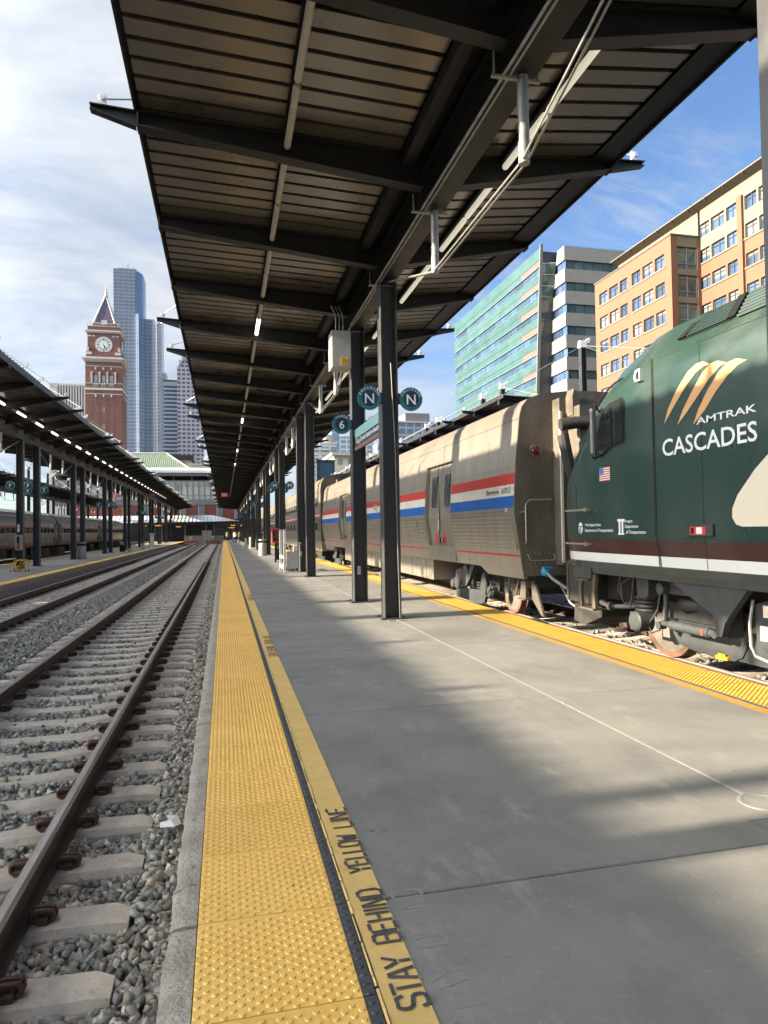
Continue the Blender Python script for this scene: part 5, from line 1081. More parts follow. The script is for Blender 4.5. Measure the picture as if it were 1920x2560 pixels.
# ------------------------------------------------------------------ people
for nm, c in (('skin', (.42, .26, .18)), ('cloth_white', (.62, .62, .60)), ('cloth_black', (.02, .02, .024)), ('cloth_navy', (.03, .04, .07)), ('cloth_lime', (.22, .26, .06)), ('hair', (.025, .018, .013))): mat(nm, c, rough=.8)
def person(x, y, ang, top, bottom, label, stride=.2, arm=.25, h=1.72):
    t = thing('person', label, 'person', (x, y, 0)); k = h/1.72; ca, sa = math.cos(ang), math.sin(ang)
    def T(p): return (x+(p[0]*ca-p[1]*sa)*k, y+(p[0]*sa+p[1]*ca)*k, p[2]*k)
    V_ = {'pel': (0, 0, .93), 'ab': (0, .01, 1.12), 'ch': (0, 0, 1.32), 'nk': (0, .01, 1.47), 'hd': (0, .03, 1.56), 'tp': (0, .03, 1.68)}
    r_ = {'pel': .15, 'ab': .13, 'ch': .155, 'nk': .055, 'hd': .088, 'tp': .07}; E2 = [('pel', 'ab'), ('ab', 'ch'), ('ch', 'nk'), ('nk', 'hd'), ('hd', 'tp')]
    for s, nm in ((-1, 'l'), (1, 'r')):
        d = stride*s; V_.update({nm+'h': (s*.09, 0, .88), nm+'k': (s*.10, d*.6+.03, .49), nm+'a': (s*.10, d-.02, .09), nm+'t': (s*.11, d+.15, .035), nm+'s': (s*.18, 0, 1.41), nm+'e': (s*.24, -d*.3*arm-.02, 1.13), nm+'w': (s*.25, -d*arm*2+.08, .90), nm+'f': (s*.245, -d*arm*2+.11, .80)})
        r_.update({nm+'h': .095, nm+'k': .06, nm+'a': .042, nm+'t': .035, nm+'s': .062, nm+'e': .045, nm+'w': .032, nm+'f': .026}); E2 += [('pel', nm+'h'), (nm+'h', nm+'k'), (nm+'k', nm+'a'), (nm+'a', nm+'t'), ('ch', nm+'s'), (nm+'s', nm+'e'), (nm+'e', nm+'w'), (nm+'w', nm+'f')]
    ks = list(V_); me = bpy.data.meshes.new('body'); me.from_pydata([T(V_[q]) for q in ks], [(ks.index(a), ks.index(b)) for a, b in E2], []); me.materials.append(MT['skin'])
    o = link('body', me, t); o.modifiers.new('Skin', 'SKIN'); sv_ = me.skin_vertices[0].data
    for i, q in enumerate(ks): sv_[i].radius = (r_[q]*k, r_[q]*k)
    sv_[0].use_root = True; o.modifiers.new('Subsurf', 'SUBSURF').levels = 1
    b = MB(); b.tube([T((0, 0, .86)), T((0, 0, 1.0)), T((0, .01, 1.2)), T((0, 0, 1.38)), T((0, .01, 1.47))], [.175*k, .17*k, .165*k, .185*k, .07*k], 10)
    for nm in 'lr': b.tube([T(V_[nm+'s']), T(V_[nm+'e']), T(V_[nm+'w'])], [.075*k, .06*k, .046*k], 7)
    b.build('jacket', MT[top], t, smooth=True); b = MB()
    for nm in 'lr': b.tube([T((V_[nm+'h'][0], 0, .95)), T(V_[nm+'h']), T(V_[nm+'k']), T((V_[nm+'a'][0], V_[nm+'a'][1], .07))], [.11*k, .108*k, .078*k, .062*k], 8); b.tube([T((V_[nm+'a'][0], V_[nm+'a'][1]-.05, .045)), T(V_[nm+'t'])], .045*k, 7)
    b.build('trousers', MT[bottom], t, smooth=True)
    b = MB(); c_ = T((0, .02, 1.62)); b.lathe([(.098*k, -.03*k), (.102*k, .02*k), (.08*k, .075*k), (.0, .105*k)], c_, n=12); b.build('hair', MT['hair'], t, smooth=True)
person(1.6, 106, 2.6, 'cloth_white', 'cloth_black', 'person in white top and dark trousers walking at the far platform end', .25)
person(.55, 117, 3.0, 'cloth_lime', 'cloth_navy', 'person in lime vest standing under the far station roof', .05)
person(2.35, 107, .4, 'cloth_lime', 'cloth_black', 'person in lime vest near the far columns', .12)
person(3.55, 62, 3.1, 'cloth_black', 'cloth_black', 'person in dark clothes between the near platform columns', .08)
# ------------------------------------------------------------------ city
mat('brick_orange', (.148, .072, .038), (.128, .061, .032), .8, ns=3, c3=(.19, .105, .06), ns3=30, bump=.1, bs=40)
mat('cream_wall', (.15, .13, .092), (.136, .118, .083), .75, ns=1.2)
mat('conc_cream', (.27, .255, .22), (.235, .222, .19), .75, ns=.6, detail=8)
mat('stone_cream', (.55, .49, .39), (.45, .40, .32), .8, ns=.8)
mat('glass_teal', (.030, .072, .070), (.045, .098, .095), .32, .0, ns=.25, spec=.35)
mat('glass_blue', (.035, .075, .13), (.03, .06, .08), .10, .0, ns=.4, spec=.35)
mat('glass_win', (.035, .065, .13), (.06, .09, .15), .10, .0, ns=.3, spec=.4)
mat('glass_green', (.10, .135, .11), (.055, .085, .07), .12, .1, ns=.5)
mat('frame_dark', (.035, .04, .05), rough=.5); mat('frame_grey', (.20, .21, .25), rough=.5); mat('brick_brown', (.10, .08, .068), (.08, .063, .054), .8, ns=1.5)
mat('metal_light', (.24, .26, .275), rough=.4, metal=.3)
mat('brick_tower', (.15, .066, .052), (.19, .09, .073), .85, ns=1.2, detail=8, c3=(.30, .16, .13), ns3=6, lo3=.62, hi3=.8)
mat('stone_white', (.52, .49, .46), (.44, .41, .38), .8, ns=1)
mat('slate_purple', (.075, .06, .10), (.10, .08, .13), .5, ns=2)
mat('tile_green', (.20, .25, .165), (.27, .32, .22), .55, ns=1.4, detail=7)
mat('roof_white', (.62, .64, .64), (.56, .58, .58), .5, ns=.7)
mat('brick_red', (.26, .085, .06), (.21, .07, .05), .85, ns=3)
vary('glass_win', .45); vary('glass_blue', .35); vary('glass_green', .35); vary('glass_teal', .06)
# window unit: 1 wide (y), 1 high (z), faces -x; panes recessed in a dark frame
def winmesh(nv, nh, off, mf):
    b = MB(); t = .045
    b.box(0, .12, 0, 1, 0, t); b.box(0, .12, 0, 1, 1-t, 1)
    for i in range(nv+1): y = i*(1-t)/nv; b.box(.001, .119, y, y+t, t, 1-t)
    for z in off: b.box(.01, .11, t, 1-t, z-.02, z+.02)
    return b.mesh('window', mf)
WN = winmesh(2, 1, (.72,), MT['frame_dark']); PNL = MB().box(.10, .118, .03, .97, .03, .97).mesh('pane', MT['glass_win'])
mat('blind', (.16, .155, .14), (.12, .118, .11), .5, ns=.5); PNB = []
for f_ in (.35, .6, .85): PNB.append(MB().box(.10, .118, .03, .97, .03, 1-.97*f_, 0).box(.10, .118, .03, .97, 1-.97*f_+.001, .97, 1).mesh('pane', [MT['glass_win'], MT['blind']]))
def window(par, x, y0, y1, z0, z1, pane=None, wm_=None):
    o = link('window', wm_ or WN, par); o.location = Vector(o.location)+Vector((x, y0, z0)); o.scale = (1, y1-y0, z1-z0)
    q_ = rnd.random(); p = bpy.data.objects.new('pane', pane or (PNL if q_ < .62 else PNB[int(q_*100) % 3])); COL.objects.link(p); p.parent = o; return o
def grid_wall(b, x0, x1, y0, y1, z0, z1, cols, rows, mi=0):
    zs = z0
    for a, c in sorted(rows):
        if a > zs: b.box(x0, x1, y0, y1, zs, a, mi)
        ys = y0
        for p, q in sorted(cols):
            if p > ys: b.box(x0, x1, ys, p, a, c, mi)
            ys = q
        if ys < y1: b.box(x0, x1, ys, y1, a, c, mi)
        zs = c
    if zs < z1: b.box(x0, x1, y0, y1, zs, z1, mi)
ob = thing('brick_office', 'orange brick office block with cream upper floors and overhanging eave', 'building', (61, 70, -.4))
colsA = [(91.1, 93.4), (88.3, 90.65), (85.95, 87.8), (82.75, 84.85), (80.0, 82.3), (77.5, 79.5)]
rowsA = [(35.72-3.70*k, 37.52-3.70*k) for k in range(9)]
b = MB(); grid_wall(b, 57, 57.4, 76.5, 94.6, -.5, 39.4, colsA, rowsA); b.box(57, 57.9, 76.1, 76.498, -.5, 39.4); b.box(61.0, 61.5, 76.1, 76.498, -.5, 39.4); b.build('wall', MT['brick_orange'], ob)
b = MB(); b.box(57.55, 62, 76.9, 94.6, -.5, 39.2); b.build('core', MT['frame_dark'], ob)
for z0, z1 in rowsA:
    for y0, y1 in colsA: window(ob, 57.18, y0, y1, z0, z1)
    for a, c in ((77.3, 84.95), (85.8, 93.5)): b = MB(); b.box(56.9, 57.1, a, c, z0-.22, z0-.02); b.build('sill', MT['cream_wall'], ob)
b = MB(); b.box(56.9, 61.5, 76.0, 94.7, 39.4, 39.6); b.build('coping', MT['brick_brown'], ob)
b = MB()
for k in range(9): b.box(57.92, 60.98, 76.12, 76.45, 34.32-3.7*k, 35.1-3.7*k)
b.box(57.92, 60.98, 76.12, 76.45, 38.05, 39.38); b.build('spandrel', MT['cream_wall'], ob)
for k in range(9):
    z0, z1 = 35.1-3.7*k, 37.95-3.7*k if k == 0 else 38.02-3.7*k
    b = MB(); b.box(57.95, 60.95, 76.36, 76.40, z0, z1); b.build('bay_window', MT['glass_green'], ob)
    b = MB()
    for x in (57.95, 59.4, 60.85): b.box(x, x+.1, 76.25, 76.35, z0, z1)
    for z in (z0+.7, z1-.5): b.box(57.95, 60.95, 76.26, 76.34, z, z+.08)
    b.build('bay_mullions', MT['frame_grey'], ob)
X2 = 61.5
cg = []
y = 76.3
while y > 44: cg += [(y-1.9, y), (y-4.6, y-2.2), (y-6.65, y-4.95)]; y -= 8.0
up = [(39.4, 41.12), (35.97, 37.72)]; lo_ = [(32.45-3.7*k, 34.1-3.7*k) for k in range(8)]
b = MB(); grid_wall(b, X2, X2+.5, 42, 76.09, 35.78, 43.0, cg, up); b.box(X2, X2+.5, 76.52, 95, 39.62, 43.0); b.build('upper_wall', MT['cream_wall'], ob)
b = MB(); grid_wall(b, X2, X2+.5, 42, 76.09, -.5, 35.76, cg, lo_)
for k in range(4): b.box(X2-.35, X2-.005, 68.45-8*k, 69.25-8*k, -.5, 41.4)
b.build('wall', MT['brick_orange'], ob)
b = MB(); b.box(X2+.7, X2+22, 42, 95, -.5, 42.9); b.build('core', MT['frame_dark'], ob)
for z0, z1 in up+lo_:
    for y0, y1 in cg: window(ob, X2+.2, y0, y1, z0, z1)
for z0, z1 in [up[1]]+lo_: b = MB(); b.box(X2-.12, X2-.004, 42, 76, z0-.22, z0-.03); b.build('sill', MT['cream_wall'], ob)
b = MB(); b.prism([(X2-1.3, 43.42), (X2-1.3, 43.55), (X2+22, 44.4), (X2+22, 43.0), (X2, 43.02)], 'y', 42, 95.3); b.build('eave', MT['cream_wall'], ob)
b = MB()
for k in range(16): b.box(X2-1.25, X2-.02, 44+k*3.3, 44.06+k*3.3, 43.2, 43.34)
b.build('eave_joint', MT['brick_brown'], ob)
# glass office
gb = thing('glass_office', 'teal glass office building with slanted corner fin and concrete end', 'building', (66, 140, -.4))
FL = [50.55-4.18*k for k in range(12)]
ynear = lambda z: 118.2+(55.6-z)*.1055
b = MB(); 
for i in range(56): pass
b.add([(60.6, 118.9, 55), (60.6, 169, 55), (60.6, 169, -.5), (60.6, 124.6, -.5), (90, 118.9, 55), (90, 169, 55), (90, 169, -.5), (90, 124.6, -.5)], [(0, 1, 2, 3), (4, 5, 6, 7), (0, 1, 5, 4), (1, 2, 6, 5), (0, 3, 7, 4)]); b.build('core', MT['frame_dark'], gb)
for k, z0 in enumerate(FL):
    zw = z0+1.42; zt = z0+4.18 if k else 55.6
    yb = lambda z: ynear(z)+.3
    b = MB(); ya, yz = (127.9, 169)
    b.add([(60, ya, zw+.16), (60, yz, zw+.16), (60, yz, zw+1.35), (60, ya, zw+1.35)], [(0, 1, 2, 3)]); b.add([(59.98, yb(zw+1.4), zw+1.42), (59.98, yz, zw+1.42), (59.98, yz, zt if k else 55.6), (59.98, yb(zt), zt if k else 55.6)], [(0, 1, 2, 3)])
    b.build('spandrel_glass', MT['glass_teal'], gb)
    b = MB(); b.add([(60, yb(zw), zw+.16), (60, 127.85, zw+.16), (60, 127.85, zw+1.35), (60, yb(zw+1.3), zw+1.35)], [(0, 1, 2, 3)]); b.build('brick_panel', MT['brick_brown'], gb)
    b = MB(); b.box(59.85, 60.0, yb(zw), 169, zw+.02, zw+.10); b.box(59.9, 60.0, yb(z0), 169, z0-.07, z0); b.build('metal_band', MT['metal_light'], gb)
    y = 169
    while y > yb(z0)+.5:
        y2 = max(y-3.0, yb(z0)); b = MB(); b.box(60.12, 60.2, y2+.06, y-.03, z0, zw); b.build('window', MT['glass_blue'], gb); y -= 3.0
b = MB(); b.prism([(118.05, 56.0), (118.3, 56.0), (124.25, -.5), (124.0, -.5)], 'x', 59.7, 60.3); b.build('corner_fin', MT['steel_grey'], gb)
XCn = 63.0
ycl = lambda z: 117.6+(54.6-z)*.253
b = MB()
for k in range(14):
    za, zb2 = 52.6-4.18*k, 52.6-4.18*(k+1)+.0
    for (zl, zh) in ((zb2+2.09, za), (zb2, zb2+2.09)):
        b.add([(60.3, ynear(zl)+.35, zl+.08), (62.95, ycl(zl)-.05, zl+.08), (62.95, ycl(zh)-.05, zh-.08), (60.3, ynear(zh)+.35, zh-.08)], [(0, 1, 2, 3)])
b.build('atrium_glass', MT['glass_green'], gb)
b = MB()
for k in range(28):
    z = 52.6-2.09*k; b.add([(60.25, ynear(z)+.3, z-.08), (62.95, ycl(z)-.1, z-.08), (62.95, ycl(z)-.1, z+.08), (60.25, ynear(z)+.3, z+.08)], [(0, 1, 2, 3)])
b.build('atrium_mullions', MT['frame_grey'], gb)
SY = 115.0
b = MB(); wb = MB(); zc_ = 54.6
rowsC = [(50.35-4.18*k, 52.05-4.18*k) for k in range(12)]
zs = 54.6
for a, c in rowsC:
    for zl, zh in ((c, zs),):
        b.add([(XCn, SY, zl), (XCn, ycl(zl), zl), (XCn, ycl(zh), zh), (XCn, SY, zh)], [(0, 1, 2, 3)]); b.add([(XCn, SY, zl), (92, SY, zl), (92, SY, zh), (XCn, SY, zh)], [(0, 1, 2, 3)]); b.box(XCn+.01, 92, SY+.01, SY+.6, zl, zl+.02); b.box(XCn+.01, XCn+.6, SY+.6, ycl(zl), zl, zl+.02)
    zs = a
    y = SY+.1
    while y < ycl((a+c)/2)-.4:
        y2 = min(y+1.6, ycl((a+c)/2)); q = MB(); q.box(XCn+.35, XCn+.4, y, y2-.1, a, c); q.build('window', MT['glass_win'], gb); y += 1.6
    x = XCn+.35
    for i in range(14): q = MB(); q.box(x, x+1.9, SY+.35, SY+.4, a, c); q.build('window', MT['glass_green'], gb); x += 2.0
b.build('concrete_band', MT['conc_cream'], gb)
b = MB(); b.box(XCn+.8, 92, SY+.8, 118, -.5, 54.5); b.box(XCn, 92, SY, 117.4, 54.58, 54.7); b.build('core', MT['conc_cream'], gb)
# clock tower
tw = thing('clock_tower', 'red brick clock tower with white cornices and dark pyramid roof', 'tower', (-31.43, 199.6, -.4)); TXc, TYc = -31.43, 199.7
def sq(b, hw, z0, z1, mi=0): b.box(TXc-hw, TXc+hw, TYc-hw, TYc+hw, z0, z1, mi)
b = MB(); sq(b, 4.66, -.5, 40.6); sq(b, 4.62, 41.2, 48.3); sq(b, 4.45, 49.6, 51.2); sq(b, 4.12, 51.2, 56.3); sq(b, 4.1, 57.1, 58.1); sq(b, 3.0, 58.1, 59.3); b.build('shaft', MT['brick_tower'], tw)
b = MB(); sq(b, 4.85, 40.6, 41.2); sq(b, 4.74, 39.45, 39.62); sq(b, 4.74, 42.35, 42.55); sq(b, 5.15, 48.55, 48.95); sq(b, 5.45, 48.95, 49.3); sq(b, 4.9, 48.3, 48.55); sq(b, 5.0, 49.3, 49.6); sq(b, 4.45, 56.3, 56.6); sq(b, 4.75, 56.6, 56.85); sq(b, 4.3, 56.85, 57.1); sq(b, 4.25, 58.1, 58.25); sq(b, 3.1, 59.3, 59.5); sq(b, 4.75, 47.0, 47.15)
for s in (-1, 1):
    for w2 in (3.55, 2.55): b.box(TXc+s*w2-.35, TXc+s*w2+.35, TYc-4.2, TYc-4.13, 55.3, 55.65)
    b.box(TXc+s*3.7-.75, TXc+s*3.7+.75, TYc-4.6, TYc-4.46, 50.3, 51.0); b.box(TXc+s*4.0-.3, TXc+s*4.0+.3, TYc-4.5, TYc-4.13, 51.2, 52.3)
b.build('cornice', MT['stone_white'], tw)
b = MB()
for i in range(24):
    x = TXc-4.9+i*9.8/23; b.box(x-.11, x+.11, TYc-5.3, TYc-5.16, 48.6, 48.9)
    b.box(TXc+5.16, TXc+5.3, TYc-4.9+i*9.8/23-.11, TYc-4.9+i*9.8/23+.11, 48.6, 48.9)
b.build('dentils', MT['stone_white'], tw)
# clock faces
for ax in (0, 1):
    def cp(u, v, d): return (TXc+u, TYc-4.12-d, 53.12+v) if ax == 0 else (TXc+4.12+d, TYc+u, 53.12+v)
    def ringc(b, r0, r1, d, n=40):
        vs = [cp(r*math.cos(2*math.pi*k/n), r*math.sin(2*math.pi*k/n), d) for k in range(n) for r in (r0, r1)]; b.add(vs, [(2*k, 2*k+1, (2*k+3) % (2*n), (2*k+2) % (2*n)) for k in range(n)])
    b = MB(); ringc(b, 1.95, 2.25, .14); ringc(b, .98, 1.06, .13); b.build('clock_rim', MT['stone_white'], tw)
    b = MB(); ringc(b, .0, 1.95, .10); cf = b.build('clock_face', MT['print_white'], tw)
    b = MB()
    for k in range(12):
        a = k*math.pi/6; 
        for du in ((-.17, 0, .17) if k % 3 else (-.22, -.07, .07, .22)):
            u = Vector((math.sin(a), math.cos(a))); p = Vector((u.y, -u.x)); q = [u*1.15+p*(du-.045), u*1.15+p*(du+.045), u*1.75+p*(du+.055), u*1.75+p*(du-.055)]; b.add([cp(c.x, c.y, .125) for c in q], [(0, 1, 2, 3)])
    b.build('numerals', MT['print_black'], cf)
    b = MB()
    for ang, ln, wd in ((R(152), 1.05, .13), (R(150), 1.72, .09)):
        ang = R(162) if ln < 1.2 else R(148); u = Vector((math.sin(ang), math.cos(ang))); p = Vector((u.y, -u.x)); q = [u*-.35+p*wd*.6, u*-.35-p*wd*.6, u*ln-p*wd, u*ln+p*wd]; b.add([cp(c.x, c.y, .16) for c in q], [(0, 1, 2, 3)])
    b.build('clock_hands', MT['print_black'], cf)
# arcade stage and blind arches (front and right faces)
def archpts(w2, h):
    return [(-w2, 0), (w2, 0), (w2, h-w2)]+[(w2*math.cos(a), h-w2+w2*math.sin(a)) for a in [math.pi*k/8 for k in range(1, 8)]]+[(-w2, h-w2)]
for ax in (0, 1):
    def fp(u, v, d, base=4.62): return (TXc+u, TYc-base-d, v) if ax == 0 else (TXc+base+d, TYc+u, v)
    for c in (-2.0, 0, 2.0):
        b = MB(); b.add([fp(c+u, 42.6+v, .03) for u, v in archpts(.72, 3.5)], [tuple(range(11))]); a_ = b.build('arch_opening', MT['frame_dark'], tw)
        b = MB(); b.add([fp(c+u*.9, 42.6+v, .045) for u, v in archpts(.72, 3.4)], [tuple(range(11))]); b.build('arch_back', MT['brick_tower'], a_)
        b = MB()
        for u0, u1, v0, v1 in ((-.42, -.30, 42.75, 44.5), (.30, .42, 42.75, 44.5), (-.42, .42, 42.75, 42.87), (-.42, .42, 44.38, 44.5), (-.42, .42, 43.58, 43.68), (-.04, .04, 42.8, 44.4)): b.add([fp(c+u0, v0, .09), fp(c+u1, v0, .09), fp(c+u1, v1, .09), fp(c+u0, v1, .09)], [(0, 1, 2, 3)])
        b.build('window_frame', MT['stone_white'], a_)
        b = MB(); b.add([fp(c-.3, 42.87, .07), fp(c+.3, 42.87, .07), fp(c+.3, 44.4, .07), fp(c-.3, 44.4, .07)], [(0, 1, 2, 3)]); b.build('pane', MT['frame_grey'], a_)
        b = MB()
        for i in range(5): p0, p1 = fp(c-.62+i*.31-.06, 41.55, .05), fp(c-.62+i*.31+.06, 42.3, .12); b.box(min(p0[0], p1[0]), max(p0[0], p1[0]), min(p0[1], p1[1]), max(p0[1], p1[1]), 41.55, 42.3)
        p0, p1 = fp(c-.8, 0, .05), fp(c+.8, 0, .14); b.box(min(p0[0], p1[0]), max(p0[0], p1[0]), min(p0[1], p1[1]), max(p0[1], p1[1]), 42.2, 42.34); p0, p1 = fp(c-.2, 0, .03), fp(c+.2, 0, .2); b.box(min(p0[0], p1[0]), max(p0[0], p1[0]), min(p0[1], p1[1]), max(p0[1], p1[1]), 46.15, 46.8); b.box(min(p0[0], p1[0]), max(p0[0], p1[0]), min(p0[1], p1[1]), max(p0[1], p1[1]), 38.7, 39.42)
        b.build('balustrade', MT['stone_white'], tw)
        b = MB(); pts = archpts(.80, 24); pi_ = archpts(.72, 23.92)
        vs = [fp(c+u, 14.6+v, .05, 4.66) for u, v in pts]+[fp(c+u, 14.6+v, .05, 4.66) for u, v in pi_]; b.add(vs, [(k, (k+1) % 11, 11+(k+1) % 11, 11+k) for k in range(11)]); b.build('blind_arch', MT['brick_brown'], tw)
    b = MB()
    for c in (-3.0, -1.0, 1.0, 3.0): p0, p1 = fp(c-.2, 0, .04), fp(c+.2, 0, .28); b.box(min(p0[0], p1[0]), max(p0[0], p1[0]), min(p0[1], p1[1]), max(p0[1], p1[1]), 42.56, 45.4); p0, p1 = fp(c-.3, 0, .04), fp(c+.3, 0, .34); b.box(min(p0[0], p1[0]), max(p0[0], p1[0]), min(p0[1], p1[1]), max(p0[1], p1[1]), 45.2, 45.5)
    b.build('pilasters', MT['stone_white'], tw)
    for z in (34.6, 29.9, 25.0):
        b = MB()
        for u0, u1, v0, v1 in ((-.26, -.16, z, z+1.3), (.16, .26, z, z+1.3), (-.26, .26, z, z+.1), (-.26, .26, z+1.2, z+1.3), (-.26, .26, z+.6, z+.7)): b.add([fp(u0, v0, .07, 4.66), fp(u1, v0, .07, 4.66), fp(u1, v1, .07, 4.66), fp(u0, v1, .07, 4.66)], [(0, 1, 2, 3)])
        b.build('slit_window', MT['stone_white'], tw)
b = MB(); hw = 2.75; ap = 68.2
for i in range(26):
    t0, t1 = i/26, (i+.9)/26; 
    for sx, sy in ((0, -1), (1, 0), (0, 1), (-1, 0)):
        def q(t, s): h = hw*(1-t)+.06; return (TXc+(sx*h if sx else s*h), TYc+(sy*h if sy else s*h), 59.5+(ap-59.5)*t)
        b.add([q(t0, -1), q(t0, 1), q(t1, 1), q(t1, -1)], [(0, 1, 2, 3)])
b.build('slate_courses', MT['slate_purple'], tw)
b = MB(); b.add([(TXc-hw, TYc-hw, 59.45), (TXc+hw, TYc-hw, 59.45), (TXc+hw, TYc+hw, 59.45), (TXc-hw, TYc+hw, 59.45), (TXc, TYc, ap)], [(0, 1, 4), (1, 2, 4), (2, 3, 4), (3, 0, 4)]); b.build('pyramid_roof', MT['frame_dark'], tw)
b = MB()
for sx in (-1, 1):
    for sy in (-1, 1): b.tube([(TXc+sx*hw, TYc+sy*hw, 59.5), (TXc, TYc, ap)], [.32, .22], 5)
b.lathe([(.55, 67.6), (.4, 68.2), (.28, 68.5), (.42, 68.8), (.30, 69.1), (.14, 69.4), (.24, 69.7), (.1, 70.0), (.06, 71.4), (0, 71.5)], (TXc, TYc, 0), n=10); b.build('hip_ribs', MT['stone_white'], tw)
b = MB(); b.box(TXc-.75, TXc+.75, TYc-3.2, TYc-2.2, 59.0, 60.2); b.build('dormer', MT['stone_white'], tw)
b = MB()
for i in range(13): x = TXc-4.1+i*8.2/12; b.box(x-.04, x+.04, TYc-4.15, TYc-4.07, 58.25, 59.1)
b.box(TXc-4.15, TXc+4.15, TYc-4.15, TYc-4.07, 59.05, 59.15); b.box(TXc+4.07, TXc+4.15, TYc-4.15, TYc+4.15, 59.05, 59.15); b.build('railing', MT['stone_white'], tw)
# skyscrapers: floor lines and bays from object-space grids
def facade(name, glass, line, fz, bx, lw=.22, lwx=.12, g2=None, rough=.18, ax='X', metal=.4):
    m = mat(name, glass, rough=rough, metal=metal); t = m.node_tree; n = t.nodes; l = t.links; b = n['Principled BSDF']; g = n.new('ShaderNodeNewGeometry'); s = n.new('ShaderNodeSeparateXYZ'); l.new(g.outputs['Position'], s.inputs[0])
    def lines(o, per, wd):
        d = n.new('ShaderNodeMath'); d.operation = 'DIVIDE'; l.new(o, d.inputs[0]); d.inputs[1].default_value = per; f = n.new('ShaderNodeMath'); f.operation = 'FRACT'; l.new(d.outputs[0], f.inputs[0]); c = n.new('ShaderNodeMath'); c.operation = 'LESS_THAN'; l.new(f.outputs[0], c.inputs[0]); c.inputs[1].default_value = wd; return c.outputs[0]
    ad = n.new('ShaderNodeMath'); ad.operation = 'ADD'; l.new(s.outputs[0], ad.inputs[0]); l.new(s.outputs[1], ad.inputs[1])
    mx_ = n.new('ShaderNodeMath'); mx_.operation = 'MAXIMUM'; l.new(lines(s.outputs[2], fz, lw), mx_.inputs[0]); l.new(lines(ad.outputs[0], bx, lwx), mx_.inputs[1])
    base = None
    if g2:
        nz = n.new('ShaderNodeTexNoise'); nz.inputs['Scale'].default_value = .05; nz.inputs['Detail'].default_value = 4; mp = n.new('ShaderNodeMapping'); mp.inputs['Scale'].default_value = (1, 1, 2.2); l.new(g.outputs['Position'], mp.inputs[0]); l.new(mp.outputs[0], nz.inputs['Vector']); r = n.new('ShaderNodeMapRange'); r.inputs[1].default_value = .4; r.inputs[2].default_value = .62; l.new(nz.outputs[0], r.inputs[0]); q = n.new('ShaderNodeMixRGB'); l.new(r.outputs[0], q.inputs[0]); q.inputs[1].default_value = glass+(1,); q.inputs[2].default_value = g2+(1,); base = q.outputs[0]
    k = n.new('ShaderNodeMixRGB'); l.new(mx_.outputs[0], k.inputs[0]); k.inputs[1].default_value = glass+(1,); k.inputs[2].default_value = line+(1,)
    if base: l.new(base, k.inputs[1])
    l.new(k.outputs[0], b.inputs['Base Color']); return m
facade('sky_dark', (.145, .168, .21), (.27, .295, .335), 4.1, 5.5, .28, .08, (.18, .205, .255), metal=.1)
facade('sky_blue', (.16, .22, .32), (.26, .33, .43), 4.1, 4.5, .25, .10, (.20, .27, .38), metal=.1)
facade('sky_grey', (.18, .20, .24), (.29, .315, .355), 4.1, 6.5, .30, .22, (.22, .245, .29), metal=.1)
facade('sky_pink', (.13, .12, .14), (.46, .40, .40), 4.0, 4.2, .42, .30)
facade('resid', (.24, .30, .33), (.55, .57, .58), 3.1, 4.0, .34, .22); facade('resid_dark', (.16, .18, .20), (.34, .36, .38), 3.2, 3.6, .3, .2); facade('pale_stone', (.30, .27, .22), (.60, .54, .44), 4.2, 3.4, .5, .5, rough=.8, metal=0.)
ct = thing('dark_skyscraper', 'tallest dark blue glass skyscraper with stepped curved slabs behind the clock tower', 'skyscraper', (-95, 840, -.4))
b = MB(); b.prism([(-121, 820), (-97.5, 820), (-97.5, 860), (-121, 860)], 'z', -.5, 307); b.build('tall_slab', MT['sky_dark'], ct)
b = MB(); b.prism([(-97.4, 820), (-94.4, 823), (-92.1, 827), (-90.5, 832), (-89.9, 840), (-89.9, 860), (-97.4, 860)], 'z', -.5, 306); b.build('curved_edge', MT['sky_blue'], ct)
b = MB(); pts = [(-96.5+28*k/10, 818+(-10+7.5*((k-5)/5)**2)*-1) for k in range(11)]; b.prism([(-97, 817)]+[(x, y-1) for x, y in pts]+[(-68.5, 850), (-97, 850)], 'z', -.5, 252); b.build('middle_slab', MT['sky_grey'], ct)
b = MB(); b.prism([(-96.9, 816.5), (-93.2, 815.8), (-93.2, 830), (-96.9, 830)], 'z', -.5, 254.5); b.build('blue_edge', MT['sky_blue'], ct)
b = MB(); b.box(-69.5, -63, 812, 850, -.5, 186); b.build('low_slab', MT['sky_dark'], ct)
b = MB()
for x, h in ((-116, 4), (-112, 7), (-107, 12), (-104, 6), (-101, 8), (-98, 5)): b.box(x-.3, x+.3, 835, 835.6, 307, 307+h)
b.box(-117, -97, 826, 850, 307, 310); b.build('roof_masts', MT['metal_light'], ct)
b = MB(); r2 = random.Random(4); lit = MB()
mt_ = thing('striped_tower', 'square grey office tower with vertical stripes left of the clock tower', 'skyscraper', (-125, 615, -.4))
b = MB(); b.box(-133.4, -105, 600.5, 640, -.5, 126); b.build('body', MT['glass_win'], mt_); b = MB(); b.box(-138.3, -133.41, 600, 640, -.5, 126.2); b.box(-133.4, -105, 600.2, 640, 124.5, 126.1); b.build('side_wall', MT['stone_white'], mt_)
FIN = MB().box(-.62, .62, 599.6, 600.49, 0, 125).mesh('fin', MT['stone_white'])
for k in range(14): link('fin', FIN, mt_, (-132.6+k*2.1, 0, 0))
t3 = thing('banded_tower', 'pale office tower with horizontal white bands right of the dark skyscraper', 'skyscraper', (-48, 710, -.4)); b = MB(); b.box(-57, -40.5, 700.6, 735, -.5, 150); b.build('body', MT['glass_win'], t3)
BND = MB().box(-57.3, -40.2, 700, 735.2, 0, 1.7).mesh('floor_band', MT['metal_light'])
